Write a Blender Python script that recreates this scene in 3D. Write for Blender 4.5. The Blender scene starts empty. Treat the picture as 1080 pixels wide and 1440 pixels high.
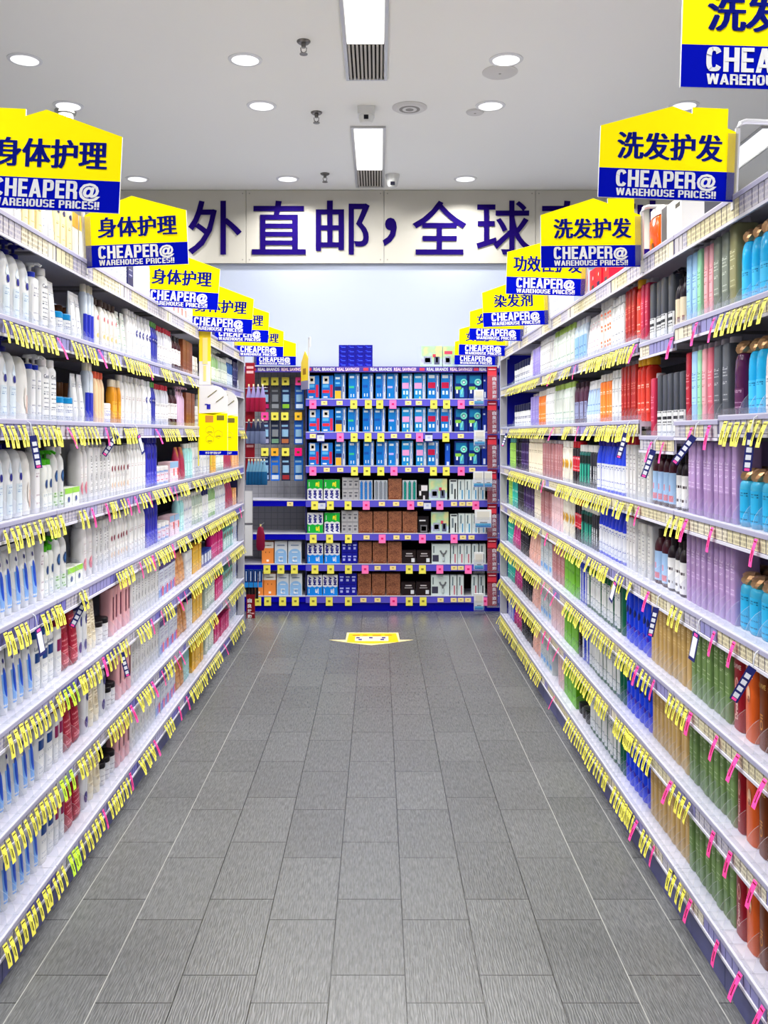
import bpy, math, random
from mathutils import Vector, Matrix
R = random.Random(7)
S = bpy.context.scene
COL = S.collection
D = bpy.data

# ------------------------------------------------------------------ camera
cam = D.cameras.new('camera')
cam.sensor_fit = 'VERTICAL'; cam.sensor_height = 36.0; cam.lens = 32.0      # 1280 px focal length over 1440 px
cam.shift_x = 8 / 1440; cam.shift_y = -110 / 1440
cam.clip_start = 0.05; cam.clip_end = 60
co = D.objects.new('camera', cam); COL.objects.link(co)
EYE = 1.46; F = 1280.0; VX = 532.0; VY = 610.0
co.location = (0, 0, EYE); co.rotation_euler = (math.pi / 2, 0, 0)
S.camera = co

# ------------------------------------------------------------------ world, exposure
W = D.worlds.new('world'); S.world = W; W.use_nodes = True
W.node_tree.nodes['Background'].inputs[0].default_value = (0.93, 0.96, 1.0, 1)
W.node_tree.nodes['Background'].inputs[1].default_value = 0.85
S.view_settings.view_transform = 'Standard'; S.view_settings.look = 'None'
S.view_settings.gamma = 1.0; S.view_settings.use_curve_mapping = False
S.view_settings.exposure = -0.74
LAMP_W = 24.0        # watts of each recessed round downlight
TROFFER_W = 62.0     # watts per metre of the rectangular troffer panels
S.cycles.transparent_max_bounces = 24
S.cycles.max_bounces = 8
S.cycles.sample_clamp_indirect = 6.0

CEIL = 3.598; WALLY = 8.0

# ------------------------------------------------------------------ colours and materials
def lin(h):
    h = h.lstrip('#'); c = [int(h[i:i + 2], 16) / 255 for i in (0, 2, 4)]; g = sum(c) / 3; c = [min(1, max(0, g + (x - g) * 1.14)) for x in c]
    if min(c) > .85: c = [x * .91 for x in c]
    return tuple(x / 12.92 if x <= .04045 else ((x + .055) / 1.055) ** 2.4 for x in c) + (1,)
MC = {}
def mat(h, rough=.45, metal=0.0, emit=0.0, coat=0.0, spec=.16):
    k = (h, rough, metal, emit, coat, spec)
    if k in MC: return MC[k]
    m = D.materials.new('paint_' + h.strip('#')); m.use_nodes = True
    b = m.node_tree.nodes['Principled BSDF']
    b.inputs['Base Color'].default_value = lin(h); b.inputs['Roughness'].default_value = rough
    b.inputs['Metallic'].default_value = metal; b.inputs['Specular IOR Level'].default_value = spec
    if coat: b.inputs['Coat Weight'].default_value = coat; b.inputs['Coat Roughness'].default_value = .12
    if emit:
        b.inputs['Emission Color'].default_value = lin(h); b.inputs['Emission Strength'].default_value = emit
    MC[k] = m; return m
class NT:
    def __init__(s, name):
        s.m = D.materials.new(name); s.m.use_nodes = True; s.t = s.m.node_tree
        s.b = s.t.nodes['Principled BSDF']
    def n(s, typ, **kw):
        x = s.t.nodes.new(typ)
        for k, v in kw.items(): setattr(x, k, v)
        return x
    def l(s, a, b): s.t.links.new(a, b)
    def math(s, op, a, b=None):
        x = s.n('ShaderNodeMath', operation=op)
        for i, q in enumerate((a, b)):
            if q is None: continue
            if isinstance(q, (int, float)): x.inputs[i].default_value = q
            else: s.l(q, x.inputs[i])
        return x.outputs[0]
    def mix(s, f, a, b):
        x = s.n('ShaderNodeMix', data_type='RGBA')
        for i, q in ((0, f), (6, a), (7, b)):
            if isinstance(q, (int, float)): x.inputs[i].default_value = q
            elif isinstance(q, tuple): x.inputs[i].default_value = q
            else: s.l(q, x.inputs[i])
        return x.outputs[2]
PC = {}
def printed(base, ink, rows=14, dens=26, keep=.45, rough=.4):
    """paper or plastic with rows of small illegible printing, laid out over the part's own box"""
    k = (base, ink, rows, dens, keep)
    if k in PC: return PC[k]
    t = NT('printed_' + base.strip('#'))
    tc = t.n('ShaderNodeTexCoord'); sp = t.n('ShaderNodeSeparateXYZ'); t.l(tc.outputs['Generated'], sp.inputs[0])
    r = t.math('MULTIPLY', sp.outputs[2], rows); row = t.math('FLOOR', r); fr = t.math('FRACT', r)
    cv = t.n('ShaderNodeCombineXYZ')
    t.l(t.math('MULTIPLY', sp.outputs[1], dens), cv.inputs[0]); t.l(t.math('MULTIPLY', row, 7.31), cv.inputs[1])
    no = t.n('ShaderNodeTexNoise'); no.inputs['Scale'].default_value = 1.0; no.inputs['Detail'].default_value = 1.0
    t.l(cv.outputs[0], no.inputs['Vector'])
    wn = t.n('ShaderNodeTexWhiteNoise', noise_dimensions='1D'); t.l(row, wn.inputs['W'])
    f = t.math('GREATER_THAN', no.outputs[0], .47)
    f = t.math('MULTIPLY', f, t.math('LESS_THAN', wn.outputs[0], keep))
    f = t.math('MULTIPLY', f, t.math('LESS_THAN', t.math('ABSOLUTE', t.math('SUBTRACT', fr, .5)), .3))
    f = t.math('MULTIPLY', f, t.math('LESS_THAN', t.math('ABSOLUTE', t.math('SUBTRACT', sp.outputs[1], .5)), .4))
    t.l(t.mix(f, lin(base), lin(ink)), t.b.inputs['Base Color']); t.b.inputs['Roughness'].default_value = rough; t.b.inputs['Specular IOR Level'].default_value = .16
    PC[k] = t.m; return t.m
def clear_mat(name, tint=(.97, .98, 1, 1), refl=.3, haze=.06):
    m = D.materials.new(name); m.use_nodes = True; t = m.node_tree
    t.nodes.remove(t.nodes['Principled BSDF'])
    tr = t.nodes.new('ShaderNodeBsdfTransparent'); tr.inputs[0].default_value = tint
    gl = t.nodes.new('ShaderNodeBsdfGlossy'); gl.inputs['Roughness'].default_value = .12
    lw = t.nodes.new('ShaderNodeLayerWeight'); lw.inputs[0].default_value = .5
    mr = t.nodes.new('ShaderNodeMapRange'); mr.inputs[3].default_value = .03; mr.inputs[4].default_value = refl; t.links.new(lw.outputs['Facing'], mr.inputs[0])
    mx = t.nodes.new('ShaderNodeMixShader')
    t.links.new(mr.outputs[0], mx.inputs[0]); t.links.new(tr.outputs[0], mx.inputs[1]); t.links.new(gl.outputs[0], mx.inputs[2])
    df = t.nodes.new('ShaderNodeBsdfDiffuse'); df.inputs[0].default_value = (.92, .93, .96, 1); tl = t.nodes.new('ShaderNodeBsdfTranslucent'); tl.inputs[0].default_value = (.92, .93, .96, 1)
    dm = t.nodes.new('ShaderNodeMixShader'); dm.inputs[0].default_value = .5; t.links.new(df.outputs[0], dm.inputs[1]); t.links.new(tl.outputs[0], dm.inputs[2])
    m2 = t.nodes.new('ShaderNodeMixShader'); m2.inputs[0].default_value = haze; t.links.new(mx.outputs[0], m2.inputs[1]); t.links.new(dm.outputs[0], m2.inputs[2])
    t.links.new(m2.outputs[0], t.nodes['Material Output'].inputs[0]); return m
CLEAR = clear_mat('clear_acrylic', refl=.12, haze=.05)
EDGE = mat('#eef0f8', .25)

# ------------------------------------------------------------------ mesh helpers
def ring(z, a, b, e=2.0, n=18):
    out = []
    for i in range(n):
        t = 2 * math.pi * i / n; c, s = math.cos(t), math.sin(t)
        out.append((b * math.copysign(abs(c) ** (2 / e), c), a * math.copysign(abs(s) ** (2 / e), s), z))
    return out
class M:
    def __init__(s): s.v = []; s.f = []; s.mi = []
    def add(s, v, f, mi=0):
        o = len(s.v); s.v += v; s.f += [tuple(i + o for i in q) for q in f]; s.mi += [mi] * len(f); return s
    def box(s, x0, x1, y0, y1, z0, z1, mi=0):
        v = [(x, y, z) for z in (z0, z1) for y in (y0, y1) for x in (x0, x1)]
        return s.add(v, [(0, 2, 3, 1), (4, 5, 7, 6), (0, 1, 5, 4), (2, 6, 7, 3), (0, 4, 6, 2), (1, 3, 7, 5)], mi)
    def loft(s, rings, mi=0, off=(0, 0), n=18):
        """rings: (z, half width along y, half depth along x, exponent)"""
        v = []
        for q in rings:
            v += [(x + off[0], y + off[1], z) for x, y, z in ring(q[0], q[1], q[2], q[3] if len(q) > 3 else 2.0, n)]
        f = []
        for k in range(len(rings) - 1):
            for i in range(n):
                j = (i + 1) % n
                f.append((k * n + i, k * n + j, (k + 1) * n + j, (k + 1) * n + i))
        f.append(tuple(range(n - 1, -1, -1))); f.append(tuple(range((len(rings) - 1) * n, len(rings) * n)))
        return s.add(v, f, mi)
    def tube(s, pts, r, mi=0, n=8):
        pts = [Vector(p) for p in pts]; v = []; f = []
        up = Vector((0.31, 0.17, 0.93)).normalized()
        for i, p in enumerate(pts):
            d = (pts[min(i + 1, len(pts) - 1)] - pts[max(i - 1, 0)]).normalized()
            a = d.cross(up).normalized(); b = d.cross(a)
            for k in range(n):
                t = 2 * math.pi * k / n; v.append(tuple(p + a * r * math.cos(t) + b * r * math.sin(t)))
        for i in range(len(pts) - 1):
            for k in range(n):
                j = (k + 1) % n; f.append((i * n + k, i * n + j, (i + 1) * n + j, (i + 1) * n + k))
        f.append(tuple(range(n))); f.append(tuple(range((len(pts) - 1) * n + n - 1, (len(pts) - 1) * n - 1, -1)))
        return s.add(v, f, mi)
    def prism(s, poly, t0, t1, plane='xz', mi=0, mside=None):
        """a flat outline (list of 2-D points) given thickness along the remaining axis"""
        n = len(poly)
        def P(p, t): return {'xz': (p[0], t, p[1]), 'yz': (t, p[0], p[1]), 'xy': (p[0], p[1], t)}[plane]
        v = [P(p, t0) for p in poly] + [P(p, t1) for p in poly]
        s.add(v, [tuple(range(n)), tuple(range(2 * n - 1, n - 1, -1))], mi)
        o = len(s.v) - 2 * n
        for i in range(n):
            j = (i + 1) % n; s.f.append((o + i, o + j, o + n + j, o + n + i)); s.mi.append(mi if mside is None else mside)
        return s
    def build(s, name, mats, smooth=38):
        me = D.meshes.new(name); me.from_pydata(s.v, [], s.f)
        for m in (mats if isinstance(mats, (list, tuple)) else [mats]): me.materials.append(m)
        me.polygons.foreach_set('material_index', s.mi)
        me.update()
        if smooth:
            me.polygons.foreach_set('use_smooth', [True] * len(me.polygons))
            me.set_sharp_from_angle(angle=math.radians(smooth))
        return me
def recalc(me):
    import bmesh
    bm = bmesh.new(); bm.from_mesh(me); bmesh.ops.recalc_face_normals(bm, faces=bm.faces); bm.to_mesh(me); bm.free(); return me
def link(name, me, parent=None, loc=(0, 0, 0), rz=0.0):
    o = D.objects.new(name, me); COL.objects.link(o); o.location = loc
    if rz: o.rotation_euler = (0, 0, rz)
    if parent is not None: o.parent = parent
    return o
USED = {}
def tag(o, label, cat, group=None):
    o['label'] = label; o['category'] = cat
    if group: o['group'] = group
    USED.setdefault(label, []).append(o.name)
    return o
def struct(o): o['kind'] = 'structure'; return o
def empty(name, loc=(0, 0, 0), rz=0.0):
    o = D.objects.new(name, None); COL.objects.link(o); o.location = loc; o.rotation_euler = (0, 0, rz); o.empty_display_size = .02
    return o
ORD = 'nearest second third fourth fifth sixth seventh eighth ninth tenth eleventh twelfth thirteenth fourteenth fifteenth sixteenth seventeenth eighteenth nineteenth twentieth'.split()
TENS = {20: 'twenty', 30: 'thirty', 40: 'forty', 50: 'fifty', 60: 'sixty', 70: 'seventy', 80: 'eighty', 90: 'ninety'}
def ordn(i):
    if i < 20: return ORD[i]
    i += 1; t = i // 10 * 10; u = i % 10
    if u == 0: return {20: 'twentieth', 30: 'thirtieth', 40: 'fortieth', 50: 'fiftieth', 60: 'sixtieth', 70: 'seventieth', 80: 'eightieth'}[t]
    return TENS[t] + '-' + ('first' if u == 1 else ORD[u - 1])
TX = {}
def text2d(body, off=0.0, spread=0.0, space=1.0):
    """flat text outline as verts and faces, scaled so that its box is (0..w, 0..1) high; returns verts, faces, w"""
    k = (body, off, spread, space)
    if k in TX: return TX[k]
    c = D.curves.new('lettering', 'FONT'); c.body = body; c.offset = off; c.space_character = space; c.resolution_u = 3
    o = D.objects.new('lettering', c); COL.objects.link(o)
    dg = bpy.context.evaluated_depsgraph_get(); dg.update()
    me = D.meshes.new_from_object(o.evaluated_get(dg))
    V = [(v.co.x, v.co.y) for v in me.vertices]; Fc = [tuple(p.vertices) for p in me.polygons]
    D.objects.remove(o); D.curves.remove(c); D.meshes.remove(me)
    if spread:                                      # heavier upright strokes, as in Song-style lettering
        n = len(V); V0 = V; F0 = Fc; V = []; Fc = []
        for j, dx in enumerate((-spread, 0, spread)):
            V += [(x + dx, y) for x, y in V0]; Fc += [tuple(i + j * n for i in f) for f in F0]
    x0 = min(v[0] for v in V); x1 = max(v[0] for v in V); y0 = min(v[1] for v in V); y1 = max(v[1] for v in V)
    h = y1 - y0
    TX[k] = ([((x - x0) / h, (y - y0) / h) for x, y in V], Fc, (x1 - x0) / h); return TX[k]
def put_text(m, body, x0, x1, z0, z1, y, mi=0, off=0.0, spread=0.0, space=1.0, flip=False, dy=0.0):
    """write text into the rectangle x0..x1, z0..z1 of the plane y (facing -y; flip: facing +y)"""
    V, Fc, w = text2d(body, off, spread, space)
    v = []
    for x, z in V:
        u = x / w; X = x0 + (x1 - x0) * u if not flip else x1 - (x1 - x0) * u
        v.append((X, y - (.0004 * (len(v) * 3 // len(V)) if spread else 0), z0 + (z1 - z0) * z))
    m.add(v, [f if not flip else f[::-1] for f in Fc], mi); return m
# heavy condensed block capitals for the aisle signs
def _ring(cx, cy, a, b, t, th, a0, a1, n=14, e=3.2):
    o = []; i = []
    for k in range(n + 1):
        g = math.radians(a0 + (a1 - a0) * k / n); c, s = math.cos(g), math.sin(g)
        ux = math.copysign(abs(c) ** (2 / e), c); uy = math.copysign(abs(s) ** (2 / e), s)
        o.append((cx + a * ux, cy + b * uy)); i.append((cx + (a - t) * ux, cy + (b - th) * uy))
    return [[o[k], o[k + 1], i[k + 1], i[k]] for k in range(n)]
def _r(x0, x1, y0, y1): return [(x0, y0), (x1, y0), (x1, y1), (x0, y1)]
_T, _H = .19, .16
GLY = {
 'C': (.56, _ring(.28, .5, .28, .5, _T, _H, 28, 332, 22)), 'O': (.56, _ring(.28, .5, .28, .5, _T, _H, 0, 360, 24)),
 'H': (.58, [_r(0, _T, 0, 1), _r(.58 - _T, .58, 0, 1), _r(.05, .53, .42, .58)]),
 'E': (.46, [_r(0, _T, 0, 1), _r(.05, .46, 0, _H), _r(.05, .44, .42, .57), _r(.05, .46, 1 - _H, 1)]),
 'A': (.62, [[(0, 0), (.19, 0), (.40, 1), (.21, 1)], [(.43, 0), (.62, 0), (.41, 1), (.22, 1)], _r(.12, .5, .2, .34)]),
 'P': (.54, [_r(0, _T, 0, 1), _r(.05, .3, 1 - .15, 1), _r(.05, .3, .38, .53)] + _ring(.28, .69, .26, .31, _T - .01, .15, -90, 90, 12)),
 'R': (.57, [_r(0, _T, 0, 1), _r(.05, .3, 1 - .15, 1), _r(.05, .3, .40, .55), _r(.37, .56, 0, .40), [(.37, .3), (.56, .3), (.5, .52), (.3, .52)]] + _ring(.29, .70, .26, .30, _T - .01, .15, -90, 90, 12)),
 'W': (.84, [[(0, 1), (.19, 1), (.31, 0), (.13, 0)], [(.13, 0), (.31, 0), (.51, 1), (.34, 1)], [(.33, 1), (.50, 1), (.71, 0), (.53, 0)], [(.53, 0), (.71, 0), (.84, 1), (.65, 1)]]),
 'U': (.57, [_r(0, _T, .3, 1), _r(.57 - _T, .57, .3, 1)] + _ring(.285, .32, .285, .32, _T, _H, 180, 360, 12)),
 'S': (.54, _ring(.27, .715, .27, .285, .18, .15, 15, 268, 16) + _ring(.27, .285, .27, .285, .18, .15, 88, -165, 16)),
 'I': (.19, [_r(0, .19, 0, 1)]), '!': (.19, [_r(0, .19, .3, 1), _r(.01, .18, 0, .18)]), ' ': (.26, []),
}
def put_block(m, body, x0, x1, z0, z1, y, mi=0, gap=.07):
    W_ = sum(GLY[c][0] + gap for c in body) - gap; x = 0; h = z1 - z0
    for c in body:
        w, ps = GLY[c]
        for k_, q in enumerate(ps): m.add([(x0 + (x1 - x0) * (x + px_) / W_, y - .00025 * (k_ % 5), z0 + h * py_) for px_, py_ in q], [tuple(range(len(q)))], mi)
        x += w + gap
def px(x, y, z):                                     # photograph pixel at depth z -> world point
    return ((x - VX) * z / F, z, EYE - (y - VY) * z / F)
# ================================================================== the room
def plane_obj(name, v, m):
    me = D.meshes.new(name); me.from_pydata(v, [], [tuple(range(len(v)))]); me.materials.append(m)
    o = D.objects.new(name, me); COL.objects.link(o); return struct(o)
t = NT('grey_wood_grain_tile')
tc = t.n('ShaderNodeTexCoord'); sp = t.n('ShaderNodeSeparateXYZ'); t.l(tc.outputs['Object'], sp.inputs[0])
U = t.math('ADD', sp.outputs[1], 100 * .4 - .055); V_ = t.math('ADD', sp.outputs[0], .128 + 20.2)
cv = t.n('ShaderNodeCombineXYZ'); t.l(U, cv.inputs[0]); t.l(V_, cv.inputs[1])
def brick(mortar, c1, c2, mo):
    b = t.n('ShaderNodeTexBrick'); b.offset = .3; b.offset_frequency = 2; b.squash = 1.0
    t.l(cv.outputs[0], b.inputs['Vector'])
    b.inputs['Color1'].default_value = c1; b.inputs['Color2'].default_value = c2; b.inputs['Mortar'].default_value = mo
    b.inputs['Scale'].default_value = 1.0; b.inputs['Mortar Size'].default_value = mortar; b.inputs['Mortar Smooth'].default_value = .2
    b.inputs['Bias'].default_value = 0.0; b.inputs['Brick Width'].default_value = .4; b.inputs['Row Height'].default_value = .2
    return b
br = brick(.0016, lin('#636465'), lin('#5c5d5e'), lin('#242526'))
mp = t.n('ShaderNodeMapping'); t.l(tc.outputs['Object'], mp.inputs[0]); mp.inputs['Scale'].default_value = (230, 26, 1)
no = t.n('ShaderNodeTexNoise'); no.inputs['Scale'].default_value = 1; no.inputs['Detail'].default_value = 6; no.inputs['Distortion'].default_value = .6
t.l(mp.outputs[0], no.inputs['Vector'])
gr = t.n('ShaderNodeMapRange'); t.l(no.outputs[0], gr.inputs[0]); gr.inputs[1].default_value = .35; gr.inputs[2].default_value = .7
gr.inputs[3].default_value = .72; gr.inputs[4].default_value = 1.26
mu = t.n('ShaderNodeVectorMath', operation='SCALE'); t.l(br.outputs['Color'], mu.inputs[0]); t.l(gr.outputs[0], mu.inputs['Scale'])
# glare painted pale on the long grout joints away from the aisle's middle
lf = t.math('ABSOLUTE', t.math('SUBTRACT', t.math('FRACT', t.math('ADD', t.math('DIVIDE', V_, .2), .5)), .5))
lo = t.math('MULTIPLY', t.math('LESS_THAN', lf, .008), t.math('GREATER_THAN', t.math('ABSOLUTE', t.math('ADD', sp.outputs[0], .03)), .62))
t.l(t.mix(t.math('MULTIPLY', lo, .75), mu.outputs[0], lin('#a9a9a6')), t.b.inputs['Base Color'])
t.b.inputs['Roughness'].default_value = .27; t.b.inputs['Specular IOR Level'].default_value = .55
wv = t.n('ShaderNodeTexWave', wave_type='BANDS', bands_direction='X'); wm = t.n('ShaderNodeMapping'); wm.inputs['Scale'].default_value = (1, .16, 1)
t.l(tc.outputs['Object'], wm.inputs[0]); t.l(wm.outputs[0], wv.inputs[0])
wv.inputs['Scale'].default_value = 42; wv.inputs['Distortion'].default_value = 9; wv.inputs['Detail'].default_value = 3; wv.inputs['Detail Scale'].default_value = 1.6
hn = t.math('ADD', t.math('ADD', t.math('MULTIPLY', no.outputs[0], .25), t.math('MULTIPLY', wv.outputs['Fac'], .55)), t.math('MULTIPLY', br.outputs['Fac'], -1.2))
bu = t.n('ShaderNodeBump'); bu.inputs['Strength'].default_value = .5; bu.inputs['Distance'].default_value = .0012
t.l(hn, bu.inputs['Height']); t.l(bu.outputs[0], t.b.inputs['Normal'])
plane_obj('floor', [(-5, -3, 0), (5, -3, 0), (5, WALLY, 0), (-5, WALLY, 0)], t.m)
WHITE = mat('#dedede', .8)
plane_obj('ceiling', [(-5, -3, CEIL), (-5, WALLY, CEIL), (5, WALLY, CEIL), (5, -3, CEIL)], mat('#fdfcf6', .9))
plane_obj('wall_back', [(-5, WALLY, 0), (5, WALLY, 0), (5, WALLY, CEIL), (-5, WALLY, CEIL)], mat('#a6adbd', .8))
plane_obj('wall_left', [(-5, -3, 0), (-5, WALLY, 0), (-5, WALLY, CEIL), (-5, -3, CEIL)], WHITE)
plane_obj('wall_right', [(5, -3, 0), (5, -3, CEIL), (5, WALLY, CEIL), (5, WALLY, 0)], WHITE)

# long name board of cream panels above the display wall
fb = empty('fascia_sign', (0, WALLY - .03, 0))
tag(fb, 'long cream wall sign with large navy Chinese lettering under the ceiling', 'sign')
zt, zb = CEIL - .004, EYE + (VY - 370) * 7.97 / F
edges = [-3.5, (138 - VX) * 7.97 / F, (346 - VX) * 7.97 / F, (540 - VX) * 7.97 / F, (753 - VX) * 7.97 / F, (960 - VX) * 7.97 / F, 3.5]
for a, b in zip(edges, edges[1:]):
    m = M().box(a + .002, b - .002, 0, .028, zb, zt)
    for sx in (a + .03, b - .03):
        for sz in (zb + .03, zt - .03): m.box(sx - .005, sx + .005, -.002, 0, sz - .005, sz + .005, 1)
    link('sign_panel', m.build('sign_panel', [mat('#b3b0a8', .6), mat('#8a8884', .4)], 0), fb)
def wall_char(ch, xc, wpx=76, y0=282, y1=358):
    z = 7.96; k = z / F
    m = M(); put_text(m, ch, (xc - wpx / 2 - VX) * k, (xc + wpx / 2 - VX) * k, EYE + (VY - y1) * k, EYE + (VY - y0) * k, -.009, 0, off=0.0 if ch == '海' else .011, spread=.014 if ch == '海' else 0.0)
    o = link('letter', m.build('letter', mat('#190b50', .6, spec=.02), 0), fb)
for ch, xc in (('海', 213), ('外', 302), ('直', 392), ('邮', 482), ('全', 618), ('球', 708), ('直', 798), ('到', 884)): wall_char(ch, xc)
wall_char('，', 548, 20, 306, 346)

# ------------------------------------------------------------------ ceiling fittings
LM = mat('#ffffff', .5, emit=2.2)
def lamp_z(y): return (CEIL - EYE) * F / (VY - y)
def area(parent, w, h, watts, loc, shape='RECTANGLE'):
    L = D.lights.new('lamp_light', 'AREA'); L.shape = shape; L.size = w
    if shape == 'RECTANGLE': L.size_y = h
    L.energy = watts; L.spread = math.radians(140 if shape == 'DISK' else 170); L.color = (1, .985, .96)
    o = D.objects.new('lamp_light', L); COL.objects.link(o); o.parent = parent; o.location = loc
m = M(); n = 28
for r0, r1, z0, z1 in ((.078, .096, -.008, -.004), (.096, .098, -.004, 0)):
    v = []; f = []
    for i in range(n):
        a = 2 * math.pi * i / n; v += [(r0 * math.cos(a), r0 * math.sin(a), z0), (r1 * math.cos(a), r1 * math.sin(a), z1)]
        j = (i + 1) % n; f.append((2 * i, 2 * j, 2 * j + 1, 2 * i + 1))
    m.add(v, f)
TRIM = m.build('trim_ring', mat('#e9e9e9', .4))
LENS = M().loft([(-.009, .06, .06), (-.006, .077, .077), (-.002, .078, .078)], n=24).build('lamp_lens', LM)
rows = [(5.2, 'third row from the back wall'), (5.93, 'second row from the back wall'), (7.63, 'row nearest the back wall'), (3.45, 'fourth row from the back wall'), (2.75, 'fifth row from the back wall'), (1.0, 'sixth row from the back wall'), (.3, 'seventh row from the back wall'), (-1.4, 'eighth row from the back wall')]
colsx = [(-2.02, 'far left'), (-.76, 'left of centre'), (.73, 'right of centre'), (1.99, 'far right')]
for y, rn in rows:
    for x, cn in colsx:
        o = empty('downlight', (x, y, CEIL))
        tag(o, f'round white recessed downlight, {rn}, {cn}', 'ceiling light', 'recessed ceiling downlights')
        link('trim_ring', TRIM, o); link('lamp_lens', LENS, o)
        area(o, .15, .15, LAMP_W, (0, 0, -.012), 'DISK')
def troffer(xc, y0, y1, where, vent0=True):
    """lit panels y0..y1 with a slot air grille in front of and behind them"""
    o = empty('ceiling_troffer', (xc, 0, CEIL)); tag(o, f'long white light panel with slotted air grille {where}', 'ceiling light')
    g0, g1 = y0 - .02, y1 + .5
    m = M()
    m.box(-.122, -.104, g0, g1, -.014, 0); m.box(.104, .122, g0, g1, -.014, 0); m.box(-.104, .104, g0, g0 + .018, -.014, 0); m.box(-.104, .104, g1 - .018, g1, -.014, 0)
    link('frame', m.build('frame', mat('#b9b9b9', .35, .3), 0), o)
    n = max(1, round((y1 - y0) / .5)); s = (y1 - y0) / n
    for i in range(n):
        link('light_panel', M().box(-.1, .1, y0 + i * s + .004, y0 + (i + 1) * s - .004, -.008, -.002).build('light_panel', LM, 0), o)
    area(o, .2, y1 - y0 - .02, TROFFER_W * (y1 - y0), (0, (y0 + y1) / 2, -.012))
    m = M(); m.box(-.1, .1, y1 + .008, g1 - .02, -.004, -.001, 1)
    for i in range(9): m.box(-.098 + i * .0225, -.086 + i * .0225, y1 + .008, g1 - .02, -.013, -.004)
    link('air_grille', m.build('air_grille', [mat('#a9a49c', .5), mat('#191715', .8)], 0), o)
troffer(-.07, 6.34, 7.36, 'near the back wall, over the aisle')
troffer(-.07, 2.6, 4.98, 'overhead, cut by the top edge')
troffer(2.78, 6.34, 7.36, 'beyond the right shelving')
troffer(2.78, 2.6, 4.98, 'above the right shelving, nearer than its twin')
troffer(-2.92, 6.34, 7.36, 'beyond the left shelving')
troffer(-2.92, 2.6, 4.98, 'above the left shelving, nearer than its twin')
for x, y, wh in ((427, 58, 'nearest'), (445, 158, 'second'), (457, 244, 'farthest')):
    z = lamp_z(y); o = empty('sprinkler_head', ((x - VX) * z / F, z, CEIL)); tag(o, f'small metal fire sprinkler, {wh} of the three on the ceiling', 'sprinkler', 'ceiling sprinklers')
    dm = mat('#6d6a66', .35, .8)
    link('escutcheon', M().loft([(-.012, .03, .03), (-.004, .038, .038), (0, .038, .038)]).build('escutcheon', dm), o)
    m = M().loft([(-.035, .012, .012), (-.012, .014, .014)]); m.tube([(-.016, 0, -.035), (-.014, 0, -.055), (0, 0, -.066)], .003); m.tube([(.016, 0, -.035), (.014, 0, -.055), (0, 0, -.066)], .003)
    link('frame', m.build('frame', dm), o); link('deflector', M().loft([(-.072, .022, .022), (-.068, .022, .022)]).build('deflector', dm), o)
for x, y, r, nm, lb, ct in ((576, 151, .115, 'air_vent', 'round slatted ceiling vent right of the light panel', 'vent'), (703, 101, .105, 'ceiling_speaker', 'flat round white ceiling speaker beside a downlight', 'speaker'), (668, 157, .06, 'access_cap', 'small flat white cap beside a second-row downlight', 'ceiling cap')):
    z = lamp_z(y); o = empty(nm, ((x - VX) * z / F, z, CEIL)); tag(o, lb, ct)
    link('rim', M().loft([(-.012, r * .88, r * .88), (-.004, r, r), (0, r, r)], n=28).build('rim', mat('#c4c2be', .5)), o)
    m = M()
    if nm == 'air_vent':
        for k in range(1, 5): m.loft([(-.013 - .001 * k, r * (.95 - .18 * k), r * (.95 - .18 * k)), (-.012, r * (.97 - .18 * k), r * (.97 - .18 * k))], mi=k % 2, n=24)
    else: m.loft([(-.0125, .008, .008), (-.0115, .008, .008)])
    link('face', m.build('face', [mat('#84817c', .6), mat('#c9c7c3', .5)]), o)
z = lamp_z(152); o = empty('motion_sensor', ((515 - VX) * z / F, z, CEIL)); tag(o, 'white ceiling sensor with dark eye in front of the light panel', 'sensor')
link('base', M().box(-.055, .055, -.05, .05, -.05, 0).build('base', mat('#e8e8e6', .5), 0), o)
b = M().loft([(-.105, .02, .02), (-.1, .038, .038), (-.07, .05, .05), (-.05, .05, .05)]).build('dome', mat('#dcdcd8', .4)); link('dome', b, o)
link('lens', M().box(-.015, .015, -.056, -.046, -.088, -.062).build('lens', mat('#1c1c22', .2), 0), o)
z = lamp_z(246); o = empty('security_camera', ((552 - VX) * z / F, z, CEIL)); tag(o, 'small white dome security camera near the back wall', 'camera')
link('base', M().loft([(-.05, .05, .05), (-.005, .06, .06), (0, .06, .06)]).build('base', mat('#d5d5d3', .5)), o)
link('dome', M().loft([(-.11, .012, .012), (-.1, .034, .034), (-.075, .046, .046), (-.05, .048, .048)]).build('dome', mat('#c9c9c7', .35)), o)
link('lens', M().box(-.018, .018, -.052, -.04, -.095, -.068).build('lens', mat('#20202a', .2), 0), o)
z = lamp_z(156); o = empty('smoke_detector', ((92 - VX) * z / F, z, CEIL)); tag(o, 'white smoke detector with dark slots behind the nearest left aisle sign', 'smoke detector')
link('base', M().loft([(-.02, .068, .068), (0, .07, .07)]).build('base', mat('#a9a9a4', .5)), o)
m = M().loft([(-.062, .04, .04), (-.055, .052, .052), (-.02, .056, .056)])
for k in (-1, 0, 1): m.box(k * .022 - .007, k * .022 + .007, -.056, -.05, -.05, -.04, 1)
link('chamber', m.build('chamber', [mat('#a3a39c', .5), mat('#1d1d1d', .6)]), o)

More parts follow.
